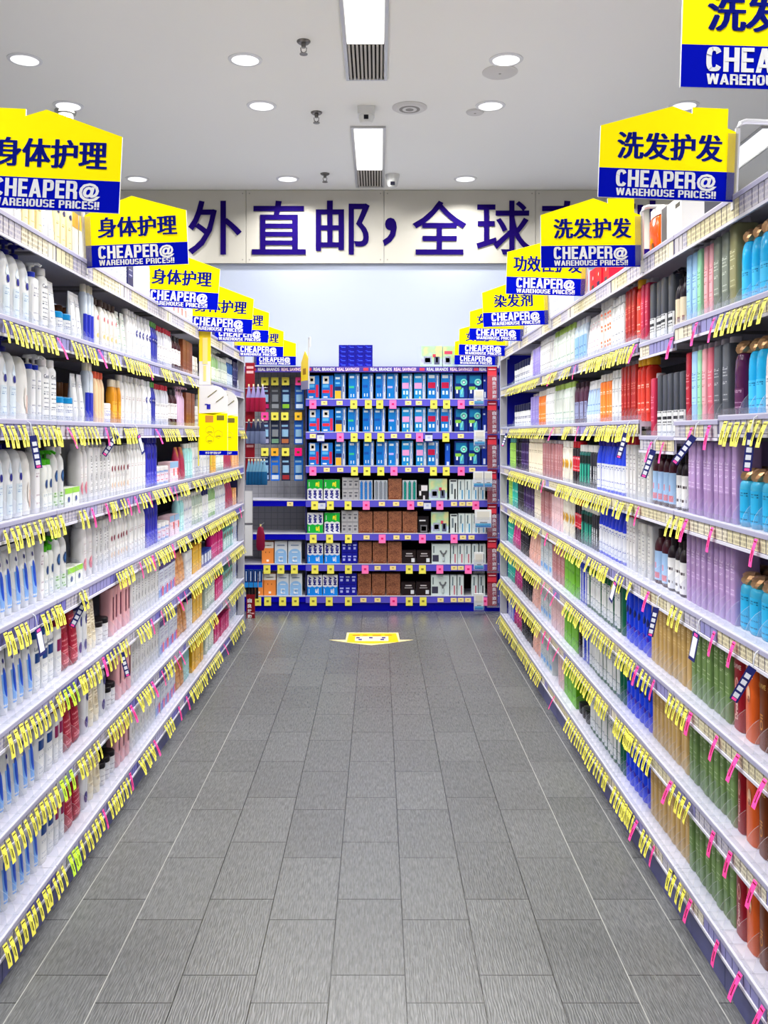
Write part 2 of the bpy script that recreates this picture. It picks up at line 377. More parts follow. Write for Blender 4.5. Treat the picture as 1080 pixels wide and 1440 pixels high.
# ------------------------------------------------------------------ floor sticker
g = []
def fl(x, y): z = EYE * F / (y - VY); return ((x - VX) * z / F, z)
out = [fl(463, 900), fl(486, 900), fl(488, 890), fl(560, 890), fl(562, 900), fl(581, 900), fl(546, 905), fl(522, 907.5), fl(497, 905)]
inn = [fl(487.5, 903.2), fl(491, 891), fl(557, 891), fl(560.5, 903), fl(545, 904.2), fl(522, 905.5), fl(499, 904.2)]
o = link('floor_sticker', M().prism(out, .0005, .0018, 'xy', 0).build('floor_sticker', mat('#e3d3a0', .4), 0))
tag(o, 'yellow arrow-shaped sticker on the grey tiles at the aisle end', 'floor sticker')
link('printed_panel', M().prism(inn, .0018, .0022, 'xy').build('printed_panel', mat('#e6b21f', .4), 0), o)
m = M()
for x, y, w, h in ((496, 893.3, 10, .9), (510, 893.2, 7, .8), (524, 893.3, 12, .9), (541, 893.2, 10, .8)):
    a = fl(x, y + h); b = fl(x + w, y); m.box(a[0], b[0], a[1], b[1], .0022, .0025, 0)
for x, y in ((501, 897), (504, 899.6), (519, 897), (535, 899.6), (537, 897)):
    a = fl(x, y + 1.2); b = fl(x + 5, y - .6); m.box(a[0], b[0], a[1], b[1], .0028, .0031, 2)
a = fl(499, 902); b = fl(546, 895.4); m.box(a[0], b[0], a[1], b[1], .0022, .0027, 1)
link('print', m.build('print', [mat('#b0552a', .5), mat('#cfc4b4', .5), mat('#23206b', .5)], 0), o)
# ================================================================== the two runs of aisle shelving
XL, XR, YEND = -.99, .90, 6.70
DECK = {'L': [2.045, 1.77, 1.495, 1.22, .945, .67, .395, .125], 'R': [2.06, 1.785, 1.503, 1.222, .948, .673, .41, .137]}
BOUND = {'L': [1.30, 2.05, 2.80, 3.55, 4.30, 5.05, 5.80, YEND], 'R': [1.27, 2.02, 2.77, 3.52, 4.27, 5.02, 5.77, YEND]}
SIDE = {'L': 'left', 'R': 'right'}
LEV = ['top', 'second', 'third', 'fourth', 'fifth', 'sixth', 'seventh', 'bottom']
DROP = {('R', 1): [(2.77, 3.14, -.02)], ('R', 2): [(2.41, 2.77, -.01), (2.77, 3.14, -.055)]}
def deck(side, lev, y):
    for a, b, dz in DROP.get((side, lev), []):
        if a <= y < b: return DECK[side][lev] + dz
    return DECK[side][lev]
def lipx(side): return XL if side == 'L' else XR
def ypx(side, x, back=0.0):
    """distance along the aisle of photograph column x on the plane that lies `back` behind the shelf lips"""
    X = lipx(side) + (-back if side == 'L' else back)
    return X * F / (x - VX)
DEPTH = .42
SHELF = mat('#c9c8d4', .5); RIM = mat('#cccbd8', .35); STEEL = mat('#8d8c90', .5); NAVY = mat('#12147f', .4)
INS = [mat('#8b89b6', .5), mat('#a3a1c2', .5), printed('#cfc8ac', '#9c9580', 5, 330, .9), printed('#b9b6bd', '#8f8da6', 5, 330, .9), printed('#d9d3c2', '#9a9384', 5, 330, .9), mat('#6f6dac', .5)]
SLOT = mat('#5d5a70', .5)
def shelf_mesh(L):
    m = M(); m.box(-DEPTH, -.008, .001, L - .001, -.018, 0)
    m.box(-DEPTH + .02, -.03, .03, .055, -.025, -.018, 1); m.box(-DEPTH + .02, -.03, L - .055, L - .03, -.025, -.018, 1)      # brackets under the deck
    m.box(-.03, -.02, .001, L - .001, -.026, -.018, 1)
    return m.build('shelf', [SHELF, STEEL], 0)
SM = {}
def strip_mesh(L, tall, seed, pal):
    rr = random.Random(seed); m = M(); h = .062 if tall else .05
    m.box(-.008, -.003, 0, L, -h, .004, 0)
    m.box(-.003, .0015, 0.0015, L - .0015, -.008, .003, 8); m.box(-.003, .0012, 0.0015, L - .0015, .003, .006, 0)
    m.box(-.003, .002, 0.0015, L - .0015, -h - .002, -h + .006, 0)
    y = .004; c = rr.choice(pal); run = rr.randint(2, 6)
    while y < L - .02:
        w = min(rr.uniform(.03, .05), L - .004 - y)
        run -= 1
        if run <= 0: c = rr.choice(pal); run = rr.randint(2, 7)
        m.box(-.003, -.0012, y + .002, y + w - .003, -h + .008, -.006, c + 1)
        y += w
    m.box(-.003, -.0022, .002, L - .002, -h + .006, -.004, 7)
    return m.build('ticket_strip', [RIM] + INS + [SLOT, mat('#a3a2ba', .3)], 0)
SHELVES = []
BACKP = mat('#5a5a64', .6)
for side in 'LR':
    B = BOUND[side]; rz = 0 if side == 'L' else math.pi
    for bi in range(len(B) - 1):
        y0, y1 = B[bi], B[bi + 1]; L = y1 - y0
        root = empty('shelving_bay', (lipx(side), y0 if side == 'L' else y1, 0), rz)
        tag(root, f'grey metal shelving bay of eight shelves, {ordn(bi)} along the {SIDE[side]} side of the aisle', 'shelving', f'{SIDE[side]} aisle shelving bays')
        def ly(y): return y - y0 if side == 'L' else y1 - y
        m = M().box(-DEPTH - .012, -DEPTH, .001, L - .001, .06, 2.02)
        link('back_panel', m.build('back_panel', BACKP, 0), root)
        m = M(); k = max(1, round(L / .37))
        for i in range(k): m.box(-.03, -.012, i * L / k + .0012, (i + 1) * L / k - .0012, 0, DECK[side][7] - .058)
        link('kick_panel', m.build('kick_panel', mat('#565880', .4), 0), root)
        for yy in (0, L):
            link('upright', M().box(-DEPTH - .03, -DEPTH - .012, max(0, yy - .02), min(L, yy + .02), 0, 2.06).build('upright', STEEL, 0), root)
        for lv in range(8):
            cuts = sorted({y0, y1, *[q for a, b, _ in DROP.get((side, lv), []) for q in (a, b) if y0 < q < y1]})
            for a, b in zip(cuts, cuts[1:]):
                z = deck(side, lv, (a + b) / 2); w = b - a
                key = (round(w, 3), 'sh')
                if key not in SM: SM[key] = shelf_mesh(w)
                s = link('shelf', SM[key], root, (0, min(ly(a), ly(b)), z))
                SHELVES.append((side, lv, s, a, b))
                pal = [3, 2, 3, 4] if lv == 0 else ([2, 4, 3, 2, 0] if side == 'R' else [3, 0, 1, 3, 5])
                link('ticket_strip', strip_mesh(w, lv == 0, (side, lv, bi, a).__repr__(), pal), s)
    # end of the run
    x0 = lipx(side); sg = -1 if side == 'L' else 1
    xa, xb = sorted((x0, x0 + sg * (DEPTH + .03)))
    e = empty('end_frame', (0, YEND, 0)); tag(e, f'{"pale grey" if side == "L" else "blue and grey"} metal end frame closing the far end of the {SIDE[side]} shelving', 'shelving end')
    xi = x0 + sg * .05
    link('post', M().box(*sorted((x0, x0 + sg * .045)), .002, .035, 0, 2.06).build('post', mat('#a7a7ae', .4), 0), e)
    link('end_panel', M().box(*sorted((xi, x0 + sg * (DEPTH + .03))), .006, .028, 0, 2.04).build('end_panel', NAVY if side == 'R' else mat('#34355e', .5), 0), e)
# ================================================================== the goods on the shelves
# every maker returns a prototype: root mesh (the body) and child parts, front facing +x, base at z = 0
K = {}
class Proto: pass
def proto(key, name, cat, desc, w, d, root, parts):
    p = Proto(); p.name = name; p.cat = cat; p.desc = desc; p.w = w; p.d = d; p.root = root; p.parts = parts; K[key] = p; return p
def sect(rings, z):
    for q, r in zip(rings, rings[1:]):
        if q[0] <= z <= r[0]:
            t = (z - q[0]) / max(1e-9, r[0] - q[0]); e0 = q[3] if len(q) > 3 else 2; e1 = r[3] if len(r) > 3 else 2
            return q[1] + (r[1] - q[1]) * t, q[2] + (r[2] - q[2]) * t, e0 + (e1 - e0) * t
    q = rings[-1]; return q[1], q[2], q[3] if len(q) > 3 else 2
def front(rings, y, z, eps=.0006):
    a, b, e = sect(rings, z); u = min(.999, abs(y) / a)
    return b * (1 - u ** e) ** (1 / e) + eps
def decal(m, rings, pts, mi=0, eps=.0007):
    cy = sum(p[0] for p in pts) / len(pts); cz = sum(p[1] for p in pts) / len(pts)
    v = [(front(rings, y, z, eps), y, z) for y, z in [(cy, cz)] + [(cy + (y - cy) * .5, cz + (z - cz) * .5) for y, z in pts] + list(pts)]
    n = len(pts); f = []
    for i in range(n):
        j = (i + 1) % n; f.append((0, 1 + i, 1 + j)); f.append((1 + i, 1 + n + i, 1 + n + j, 1 + j))
    m.add(v, f, mi)
def oval(cy, cz, ry, rz, n=14): return [(cy + ry * math.cos(2 * math.pi * i / n), cz + rz * math.sin(2 * math.pi * i / n)) for i in range(n)]
def wrap(m, rings, fy, z0, z1, mi=0, eps=.0005, ny=8, nz=4):
    """a label that hugs the front between heights z0 and z1, as wide as fy of the body"""
    v = []
    for k in range(nz + 1):
        z = z0 + (z1 - z0) * k / nz; a = sect(rings, z)[0]
        for i in range(ny + 1):
            y = a * fy * math.sin((2 * i / ny - 1) * math.pi / 2) if fy > .8 else a * fy * (2 * i / ny - 1)
            v.append((front(rings, y, z, eps), y, z))
    f = [(k * (ny + 1) + i, k * (ny + 1) + i + 1, (k + 1) * (ny + 1) + i + 1, (k + 1) * (ny + 1) + i) for k in range(nz) for i in range(ny)]
    m.add(v, f, mi)
def word(m, rings, s, cz, h, wid, mi=0, vert=False, cy=0.0, off=.012):
    V, Fc, w = text2d(s, off)
    v = []
    for x, z in V:
        a = (x / w - .5) * wid; b = (z - .5) * h
        if vert: y, zz = cy - b, cz + a
        else: y, zz = cy + a, cz + b
        v.append((front(rings, y, zz, .0012), y, zz))
    m.add(v, Fc, mi)
def pump(z, r, c, reach=.034, collar=None):
    m = M(); m.loft([(z, r, r), (z + .016, r, r), (z + .018, r * .7, r * .7), (z + .021, r * .3, r * .3), (z + .034, r * .3, r * .3)], n=12)
    m.loft([(z + .033, .009, .012), (z + .036, .011, .015), (z + .043, .011, .014), (z + .045, .008, .011)], n=12)
    m.tube([(0, 0, z + .040), (reach * .7, 0, z + .041), (reach, 0, z + .034)], .0045)
    if collar: m.mi = [1 if max(m.v[i][2] for i in f) <= z + .0175 else 0 for f in m.f]
    return m.build('pump', [c, collar] if collar else c)
def bottle_rings(H, w, d, neck=.011, sh=.78, e=2.6, dome=False, taper=1.0):
    a, b = w / 2, d / 2; zs = H * sh
    r = [(0, a * .9 * taper, b * .9 * taper, e), (.004, a * taper, b * taper, e), (zs, a, b, e)]
    for t in ((.35, .6, .8, .93, 1.0) if dome else (.3, .55, .8, 1.0)):
        k = math.cos(t * math.pi / 2) ** (.7 if dome else .9)
        r.append((zs + (H - zs) * math.sin(t * math.pi / 2) if dome else zs + (H - zs) * t, neck + (a - neck) * k, neck + (b - neck) * k, 2 + (e - 2) * k))
    return r
def cap(z, a, b, h, c, e=2.0): return M().loft([(z, a, b, e), (z + h - .002, a * .97, b * .97, e), (z + h, a * .85, b * .85, e)], n=14).build('cap', c)
def P(h, rough=.35): return mat(h, rough)
def bottle(key, name, desc, H, w, d, col, capkind=None, capcol='#ffffff', lab=None, deco=(), text=None, cat='bottle', rough=.32, collar=None, **kw):
    r = bottle_rings(H, w, d, **kw); parts = []
    root = M().loft(r).build(name, mat(col, rough))
    if capkind == 'pump': parts.append(('pump', pump(H - .002, kw.get('neck', .011) + .002, P(capcol), collar=P(collar) if collar else None)))
    elif capkind == 'wide': parts.append(('cap', cap(H - .003, w * .36, d * .38, .024, P(capcol))))
    elif capkind == 'full': parts.append(('cap', cap(H - .003, w * .47, d * .46, .03, P(capcol), 2.6)))
    elif capkind == 'small': parts.append(('cap', cap(H - .003, kw.get('neck', .011) + .002, kw.get('neck', .011) + .002, .028, P(capcol))))
    if lab:
        base, ink, z0, z1, fy = lab[:5]; m = M(); wrap(m, r, fy, H * z0, H * z1)
        parts.append(('label', m.build('label', printed(base, ink, *(lab[5:] or ())))))
    if deco:
        m = M(); ms = []
        for kind, c, *q in deco:
            if c not in ms: ms.append(c)
            i = ms.index(c)
            if kind == 'oval': decal(m, r, oval(*q), i, .0012)
            elif kind == 'poly': decal(m, r, q[0], i, .0010)
            elif kind == 'word': word(m, r, q[0], q[1], q[2], q[3], i, *(q[4:]))
            elif kind == 'band': wrap(m, r, q[2], q[0], q[1], i, .0009)
        parts.append(('emblem', m.build('emblem', [P(c) for c in ms])))
    return proto(key, name, cat, desc, w, d, root, parts)
def tube_pack(key, name, desc, H, w, d, col, capcol='#ffffff', caph=.025, lab=None, deco=(), cat='tube', caplast=.8, rough=.35):
    a, b = w / 2, d / 2
    r = [(caph, a * .82, b * .95), (caph + .006, a * .9, b), (H * .5, a * .97, b * .72), (H - .014, a, b * .16, 3), (H - .012, a, .0015, 4), (H, a, .0012, 4)]
    root = M().loft(r).build(name, mat(col, rough))
    parts = [('cap', M().loft([(0, a * caplast * .95, b * .9), (.002, a * caplast, b * .95), (caph, a * caplast, b * .93), (caph + .001, a * .6, b * .6)], n=16).build('cap', P(capcol)))]
    if lab:
        base, ink, z0, z1, fy = lab[:5]; m = M(); wrap(m, r, fy, H * z0, H * z1); parts.append(('label', m.build('label', printed(base, ink, *(lab[5:] or ())))))
    if deco:
        m = M(); ms = []
        for kind, c, *q in deco:
            if c not in ms: ms.append(c)
            i = ms.index(c)
            if kind == 'oval': decal(m, r, oval(*q), i, .0012)
            elif kind == 'band': wrap(m, r, q[2], q[0], q[1], i, .0009)
            elif kind == 'word': word(m, r, q[0], q[1], q[2], q[3], i, *(q[4:]))
        parts.append(('emblem', m.build('emblem', [P(c) for c in ms])))
    return proto(key, name, cat, desc, w, d, root, parts)
def jar(key, name, desc, H, w, col, lidcol, lab=None, lidh=.02, cat='jar'):
    a = w / 2; r = [(0, a * .88, a * .88), (.004, a * .97, a * .97), (H - lidh - .002, a, a), (H - lidh, a * .93, a * .93)]
    parts = [('lid', M().loft([(H - lidh, a, a), (H - .003, a, a), (H, a * .93, a * .93)]).build('lid', P(lidcol)))]
    if lab: m = M(); wrap(m, r, .9, H * .12, H * .66); parts.append(('label', m.build('label', printed(*lab))))
    return proto(key, name, cat, desc, w, w, M().loft(r).build(name, mat(col, .3)), parts)
def slab(key, name, desc, H, w, d, col, capkind=None, capcol='#d8d8d8', lab=None, deco=(), cat='bottle', rough=.3, e=7.0, edge=.0):
    """flat oblong bottle standing like a book"""
    a, b = w / 2, d / 2
    r = [(0, a * .94, b * .94, e), (.003, a, b, e), (H - .006, a, b, e), (H - .002, a * .97, b * .97, e), (H, a * .88, b * .9, e)]
    root = M().loft(r, n=24).build(name, mat(col, rough)); parts = []
    if capkind: parts.append(('cap', M().loft([(H - .001, a * .55, b * .55), (H + .016, a * .52, b * .52), (H + .018, a * .45, b * .45)], n=14).build('cap', P(capcol))))
    if lab:
        base, ink, z0, z1, fy = lab[:5]; m = M(); wrap(m, r, fy, H * z0, H * z1); parts.append(('label', m.build('label', printed(base, ink, *(lab[5:] or ())))))
    if deco:
        m = M(); ms = []
        for kind, c, *q in deco:
            if c not in ms: ms.append(c)
            i = ms.index(c)
            if kind == 'oval': decal(m, r, oval(*q), i, .0012)
            elif kind == 'band': wrap(m, r, q[2], q[0], q[1], i, .0009)
            elif kind == 'word': word(m, r, q[0], q[1], q[2], q[3], i, *(q[4:]))
        parts.append(('emblem', m.build('emblem', [P(c) for c in ms])))
    return proto(key, name, cat, desc, w, d, root, parts)
def carton(key, name, desc, H, w, d, col, lab=None, deco=(), cat='carton', rough=.45):
    a, b = w / 2, d / 2; r = [(0, a, b, 60), (H, a, b, 60)]
    root = M().box(-b, b, -a, a, 0, H).build(name, mat(col, rough), 0); parts = []
    m = M(); ms = []
    for kind, c, *q in deco:
        mm = c if not isinstance(c, str) else P(c)
        if mm not in ms: ms.append(mm)
        i = ms.index(mm)
        if kind == 'rect': m.box(b, b + .0008, *q, i)
        elif kind == 'oval': m.add([(b + .0014, y, z) for y, z in oval(*q)], [tuple(range(14))], i)
        elif kind == 'word': word(m, r, q[0], q[1], q[2], q[3], i, *(q[4:]))
    if ms: parts.append(('printed_front', m.build('printed_front', ms, 0)))
    if lab:
        base, ink, y0, y1, z0, z1 = lab[:6]
        parts.append(('label', M().box(b, b + .0006, y0 * w, y1 * w, z0 * H, z1 * H).build('label', printed(base, ink, *lab[6:]), 0)))
    return proto(key, name, cat, desc, w, d, root, parts)
def pouch(key, name, desc, H, w, d, col, lab=None, cat='pouch'):
    a, b = w / 2, d / 2; r = [(0, a, b * .7, 4), (.01, a, b, 3), (H * .6, a * .97, b * .8, 2.6), (H * .9, a * .98, b * .3, 3), (H, a, .002, 4)]
    parts = []
    if lab: m = M(); wrap(m, r, .85, H * .1, H * .85); parts.append(('label', m.build('label', printed(*lab))))
    return proto(key, name, cat, desc, w, d, M().loft(r).build(name, mat(col, .25)), parts)
def twist(key, desc, H, w, col, capcol, lab=None, sh=.72):
    a = w / 2; r = bottle_rings(H, w, w * .9, .016, sh, 2.6, True)
    cr = [(H - .003, .018, .018, 2), (H + .004, .022, .022, 2)]
    m = M(); n = 12; v = []                                        # faceted twisted cap
    for k in range(5):
        z = H + k * .008; rad = [.019, .023, .024, .021, .012][k]
        for i in range(n):
            t = 2 * math.pi * i / n + k * .28; q = rad * (1 + .22 * (i % 2)); v.append((q * math.cos(t), q * math.sin(t), z))
    f = [(k * n + i, k * n + (i + 1) % n, (k + 1) * n + (i + 1) % n, (k + 1) * n + i) for k in range(4) for i in range(n)] + [tuple(range(4 * n, 5 * n))]
    m.add(v, f); parts = [('cap', m.build('cap', mat(capcol, .28, .75), 20))]
    if lab: b, ink, z0, z1, fy = lab; q = M(); wrap(q, r, fy, H * z0, H * z1); parts.append(('label', q.build('label', printed(b, ink))))
    return proto(key, 'shampoo_bottle', 'bottle', desc, w, w * .9, M().loft(r, n=24).build('shampoo_bottle', mat(col, .12)), parts)

NV = '#23257a'
drop = [(0, .168)] + [(.017 * math.cos(t), .118 + .02 * math.sin(t)) for t in [math.pi * (.75 - 1.5 * i / 8 - .25 + .0) for i in range(9)]]
# --- body-care side
bottle('lotion_navy', 'lotion_bottle', 'white body lotion bottle with navy emblem and pump', .196, .064, .085, '#f1f3f7', 'pump', NV, ('#dfeaf3', '#8fa3bd', .08, .5, .62, 16, 14, .5), [('oval', NV, 0, .118, .009, .011), ('poly', '#cfdbe8', [(0, .16), (.012, .134), (.009, .128), (-.009, .128), (-.012, .134)])], sh=.6, dome=True, e=2.5, neck=.013)
bottle('lotion_pale', 'lotion_bottle', 'plain white body lotion bottle with tan swirl', .19, .064, .085, '#f3f2f0', None, '', None, [('oval', '#c3a9a0', .006, .05, .009, .028), ('oval', '#e7e0da', -.004, .07, .006, .03)], sh=.58, dome=True, e=2.5, neck=.012)
bottle('blue_collar', 'cleanser_bottle', 'white pump cleanser bottle with blue collar', .158, .05, .045, '#f2f3f6', 'pump', '#f2f2f2', ('#f2f3f6', '#8b8fa0', .1, .85, .8, 16, 20, .5), sh=.93, neck=.013, collar='#2438a8')
bottle('white_print', 'cleanser_bottle', 'tall white cleanser bottle with printed front', .176, .056, .04, '#f3f4f6', 'wide', '#f4f4f4', ('#f3f4f6', '#5d6475', .06, .74, .85, 18, 22, .62), [('word', '#50566a', 'CeraVe', .142, .012, .04)], sh=.9, taper=1.0)
tube_pack('white_tube', 'cream_tube', 'flat white cream tube with grey print', .17, .055, .04, '#f3f4f7', '#f5f5f5', lab=('#f3f4f7', '#8c93a8', .25, .85, .8, 14, 18, .5))
jar('blue_lid', 'cream_jar', 'white cream tub with bright blue lid', .085, .075, '#f1f3f6', '#1a7fb4', ('#f1f3f6', '#7d86a5', 8, 20, .6))
jar('white_jar', 'cream_jar', 'low white cream jar with white lid', .08, .07, '#f2f3f5', '#f4f4f2', ('#eef0f6', '#6b74b0', 8, 20, .6))
jar('brown_lid', 'cream_jar', 'clear tan jar with brown lid', .15, .06, '#e3dccb', '#6b4326', lidh=.05)
bottle('sun_stick', 'serum_bottle', 'slim bottle, white above and navy below', .19, .03, .03, '#dfe9f5', 'small', '#e8e3cf', None, [('band', '#2b35a5', .01, .11, .97)], sh=.9, neck=.009)
bottle('pink_flower', 'lotion_bottle', 'rounded white lotion bottle with pink flower', .165, .058, .05, '#efece7', 'wide', '#3b2c29', ('#efece7', '#b49a92', .1, .45, .7), [('oval', '#cf6f7d', .004, .115, .011, .009), ('oval', '#dcb77a', 0, .05, .012, .009)], sh=.72)
tube_pack('green_dot', 'cream_tube', 'pale tube with green leaf print', .175, .045, .036, '#eef1ec', '#eceee8', lab=('#eef1ec', '#64907a', .2, .9, .8, 16, 10, .55))
bottle('white_slim', 'lotion_bottle', 'slim plain white lotion bottle', .18, .046, .04, '#f2f2f3', 'wide', '#f4f4f4', ('#f2f2f3', '#b3a2a6', .1, .7, .75, 14, 14, .4), sh=.8)
bottle('navy_round', 'lotion_bottle', 'white lotion bottle with round navy emblem', .178, .046, .044, '#f1f2f6', 'wide', '#eef0f4', ('#eaeef6', '#8a93b8', .08, .45, .75), [('oval', NV, 0, .115, .014, .015), ('word', '#ffffff', 'NIVEA', .115, .006, .022)], sh=.72, dome=True)
bottle('navy_green', 'lotion_bottle', 'navy lotion bottle with green cap', .178, .046, .044, '#3b3f98', 'wide', '#6aa05a', None, [('oval', '#1c1f70', 0, .115, .014, .015), ('word', '#ffffff', 'NIVEA', .115, .006, .022)], sh=.72)
bottle('red_oval', 'lotion_bottle', 'slim white bottle with red oval seal', .172, .04, .036, '#f2f1f1', 'wide', '#f0efee', ('#f2f1f1', '#a99aa2', .08, .5, .7), [('oval', '#7d2a3d', 0, .105, .009, .011), ('oval', '#d4b9a0', 0, .04, .009, .012)], sh=.78)
bottle('white_wine', 'wash_bottle', 'dark wine bottle with square white label', .16, .048, .044, '#36161f', 'small', '#1f1a22', ('#f0eef0', '#6d626c', .25, .72, .95), None or (), sh=.78)
bottle('red_top', 'wash_bottle', 'clear bottle with red heart top and white label', .175, .042, .04, '#dcdde8', 'wide', '#b63746', ('#f3f3f5', '#7b6f80', .2, .62, .95), sh=.74)
carton('brown_carton', 'carton', 'tall plain brown carton', .185, .075, .06, '#7a4630', ('#6b3a26', '#8d5a3e', -.4, .4, .2, .8))
bottle('small_white', 'serum_bottle', 'small white bottle with black band', .095, .034, .03, '#f0eff0', 'small', '#f0f0f0', ('#f0eff0', '#2b2830', .35, .75, .95, 5, 6, .6), sh=.85)
bottle('amber_oil', 'oil_bottle', 'amber oil bottle with pale cap', .15, .04, .034, '#c58a2d', 'small', '#e3d8c4', ('#d9a548', '#7d5216', .2, .6, .8), sh=.74)
bottle('coral_jar', 'oil_bottle', 'peach body oil bottle with coral cap', .17, .045, .04, '#e8c9a6', 'wide', '#d8654c', None, (), sh=.75)
bottle('lilac_pump', 'wash_bottle', 'pale lilac clear pump bottle', .165, .05, .04, '#c9aec8', 'pump', '#caa9bd', None, (), sh=.85)
bottle('green_pump', 'wash_bottle', 'white wash bottle with green pump', .145, .048, .04, '#f1f3f0', 'pump', '#3d9420', ('#f1f3f0', '#6d8aa0', .05, .4, .8), [('oval', '#24406f', .002, .085, .011, .014)], sh=.86, neck=.015, collar='#4aa328')
bottle('navy_medal', 'wash_bottle', 'white wash bottle with big navy medallion', .178, .056, .045, '#f2f3f3', 'wide', '#f2f2f2', ('#e3eee0', '#6f9a56', .05, .3, .9, 5, 3, .8), [('oval', '#233c66', .0, .105, .016, .019), ('oval', '#3f6ca0', 0, .105, .011, .013)], sh=.8)
slab('grey_slab', 'wash_bottle', 'broad grey-white oblong bottle', .225, .08, .07, '#c6cac8', None, '', ('#c6cac8', '#6a6f76', .5, .78, .4, 5, 8, .7))
carton('green_carton', 'carton', 'small white soap carton with green top', .06, .09, .05, '#eef2e6', None, [('rect', '#8cbf4a', -.045, .045, .042, .06), ('oval', '#2b3f7c', 0, .022, .014, .01)])
bottle('pink_blossom', 'lotion_bottle', 'white bottle with rounded shoulders and pink blossom', .185, .052, .05, '#f3f1f2', 'wide', '#efedee', ('#f3f1f2', '#b39aa2', .45, .7, .6), [('oval', '#b7707f', 0, .05, .015, .022), ('oval', '#d9a5ab', .004, .062, .008, .012)], sh=.8, dome=True)
slab('white_text', 'lotion_bottle', 'white oblong bottle with dark vertical lettering', .19, .045, .05, '#f1f1f3', 'y', '#eeeeee', ('#f1f1f3', '#3f3d4d', .15, .85, .45, 24, 5, .75), e=4)
slab('white_pack', 'lotion_bottle', 'flat white bottle with pale pink print', .185, .042, .05, '#f3f2f4', 'y', '#ededf0', ('#f3f2f4', '#a08f9a', .1, .8, .8, 16, 12, .5), e=4)
bottle('indigo', 'wash_bottle', 'tall indigo bottle with round emblem', .2, .05, .045, '#3a3ba8', 'full', '#3334a0', ('#4b4cb5', '#8f90dd', .05, .35, .8), [('oval', '#1f2078', 0, .14, .014, .015)], sh=.88)
jar('lilac_tub', 'cream_jar', 'lilac and blue tub with white lid', .085, .08, '#8fa3c9', '#f0eeee', ('#e9dfe9', '#c05a70', 6, 10, .5))
carton('pink_box', 'carton', 'pale pink carton with blue band', .1, .085, .06, '#e6c9d2', ('#e6d3dc', '#7b6a9a', -.42, .42, .1, .55), [('rect', '#8fb0cf', -.0425, .0425, .07, .1), ('rect', '#c5524e', .02, .0425, .03, .065)])
pouch('red_pouch', 'refill_pouch', 'deep red refill pouch', .17, .075, .05, '#9c3a52')
bottle('teal_bottle', 'wash_bottle', 'pale teal bottle with white cap', .165, .05, .04, '#9ecfd2', 'wide', '#eef2f2', ('#b8dcdc', '#5f8f96', .1, .6, .8), (), sh=.8)
bottle('green_clear', 'wash_bottle', 'clear green bottle with white cap', .17, .05, .042, '#8fb07e', 'pump', '#e9ece6', ('#dfe8d6', '#5b7d4a', .15, .6, .85), (), sh=.8)
bottle('blue_white', 'wash_bottle', 'blue bottle with silver label', .18, .06, .045, '#31588f', 'full', '#e6e8ee', ('#c9d3e0', '#465d86', .1, .55, .85), (), sh=.85)
carton('navy_box', 'carton', 'tall dark navy carton', .2, .07, .06, '#23264f', ('#2f3468', '#c9cce6', -.35, .35, .3, .8))
bottle('grey_clear', 'wash_bottle', 'clear grey-green bottle with label', .165, .05, .04, '#aab8ae', 'wide', '#e6e6e2', ('#d9dfd6', '#5d6d62', .15, .65, .85), (), sh=.8)
bottle('mixed_white', 'wash_bottle', 'white bottle with fine blue print', .17, .05, .042, '#ecedf1', 'wide', '#e9eaee', ('#e6e9f0', '#5b6a9a', .1, .7, .85, 14, 14, .5), (), sh=.8)
carton('orange_box', 'carton', 'small orange printed carton', .12, .07, .05, '#d79a62', ('#e6b98a', '#8a4a2a', -.4, .4, .15, .85))
carton('magenta_box', 'carton', 'bright magenta carton', .12, .065, .05, '#b51f63', ('#c43a78', '#f0c0d6', -.4, .4, .2, .85))
carton('teal_box', 'carton', 'pale teal carton with brown cap print', .13, .08, .06, '#7fb3ad', ('#cfe3df', '#3f6f74', -.42, .42, .1, .6), [('oval', '#7b4a2f', 0, .1, .02, .016)])
carton('blue_stripe', 'carton', 'white carton with blue stroke', .17, .06, .05, '#eef1f4', ('#eef1f4', '#5a6a9c', -.4, .4, .1, .9, 12, 8, .4), [('rect', '#2f55a8', .0, .02, .03, .12)])
tube_pack('blue_capsule', 'sunscreen_tube', 'flat white tube with blue bottle picture', .195, .052, .045, '#f1f3f6', '#f2f3f5', .02, None, [('band', '#7fa9e0', .02, .115, .62), ('oval', '#2450b8', 0, .09, .0105, .042), ('oval', NV, .002, .15, .005, .007)], cat='tube')
bottle('navy_block', 'lotion_bottle', 'white lotion bottle with navy block label', .165, .056, .045, '#f1f2f3', 'wide', '#1e4a86', ('#f1f2f3', '#8f97a8', .08, .48, .8), [('band', '#1f3f77', .09, .12, .72), ('word', '#3f4d63', 'Lubriderm', .133, .012, .044)], sh=.88)
bottle('maroon_block', 'lotion_bottle', 'white lotion bottle with maroon block label', .165, .05, .042, '#f1f1f2', 'wide', '#7a1c44', ('#f1f2f3', '#8f97a8', .08, .42, .8), [('band', '#7d2150', .082, .12, .7)], sh=.88)
pouch('crimson_net', 'gift_pouch', 'crimson patterned gift pack', .2, .08, .06, '#8a1f33', ('#96283c', '#d58a92', 18, 16, .6))
bottle('navy_splash', 'lotion_bottle', 'white bottle with navy splash and navy cap', .175, .055, .045, '#eff1f5', 'full', '#252b6d', None, [('oval', '#2a2e73', .004, .13, .014, .018), ('oval', '#3a2f6f', -.006, .04, .012, .02)], sh=.82)
tube_pack('cream_gold', 'cream_tube', 'cream-coloured tube with fine brown print', .185, .055, .042, '#e6dcc3', '#e9e2d0', lab=('#e8dfc9', '#8d7a55', .15, .9, .85, 26, 14, .7))
jar('black_lid', 'cream_jar', 'white cream jar with black lid', .085, .07, '#f0eff0', '#211e22', ('#f2f1f2', '#888088', 8, 16, .5))
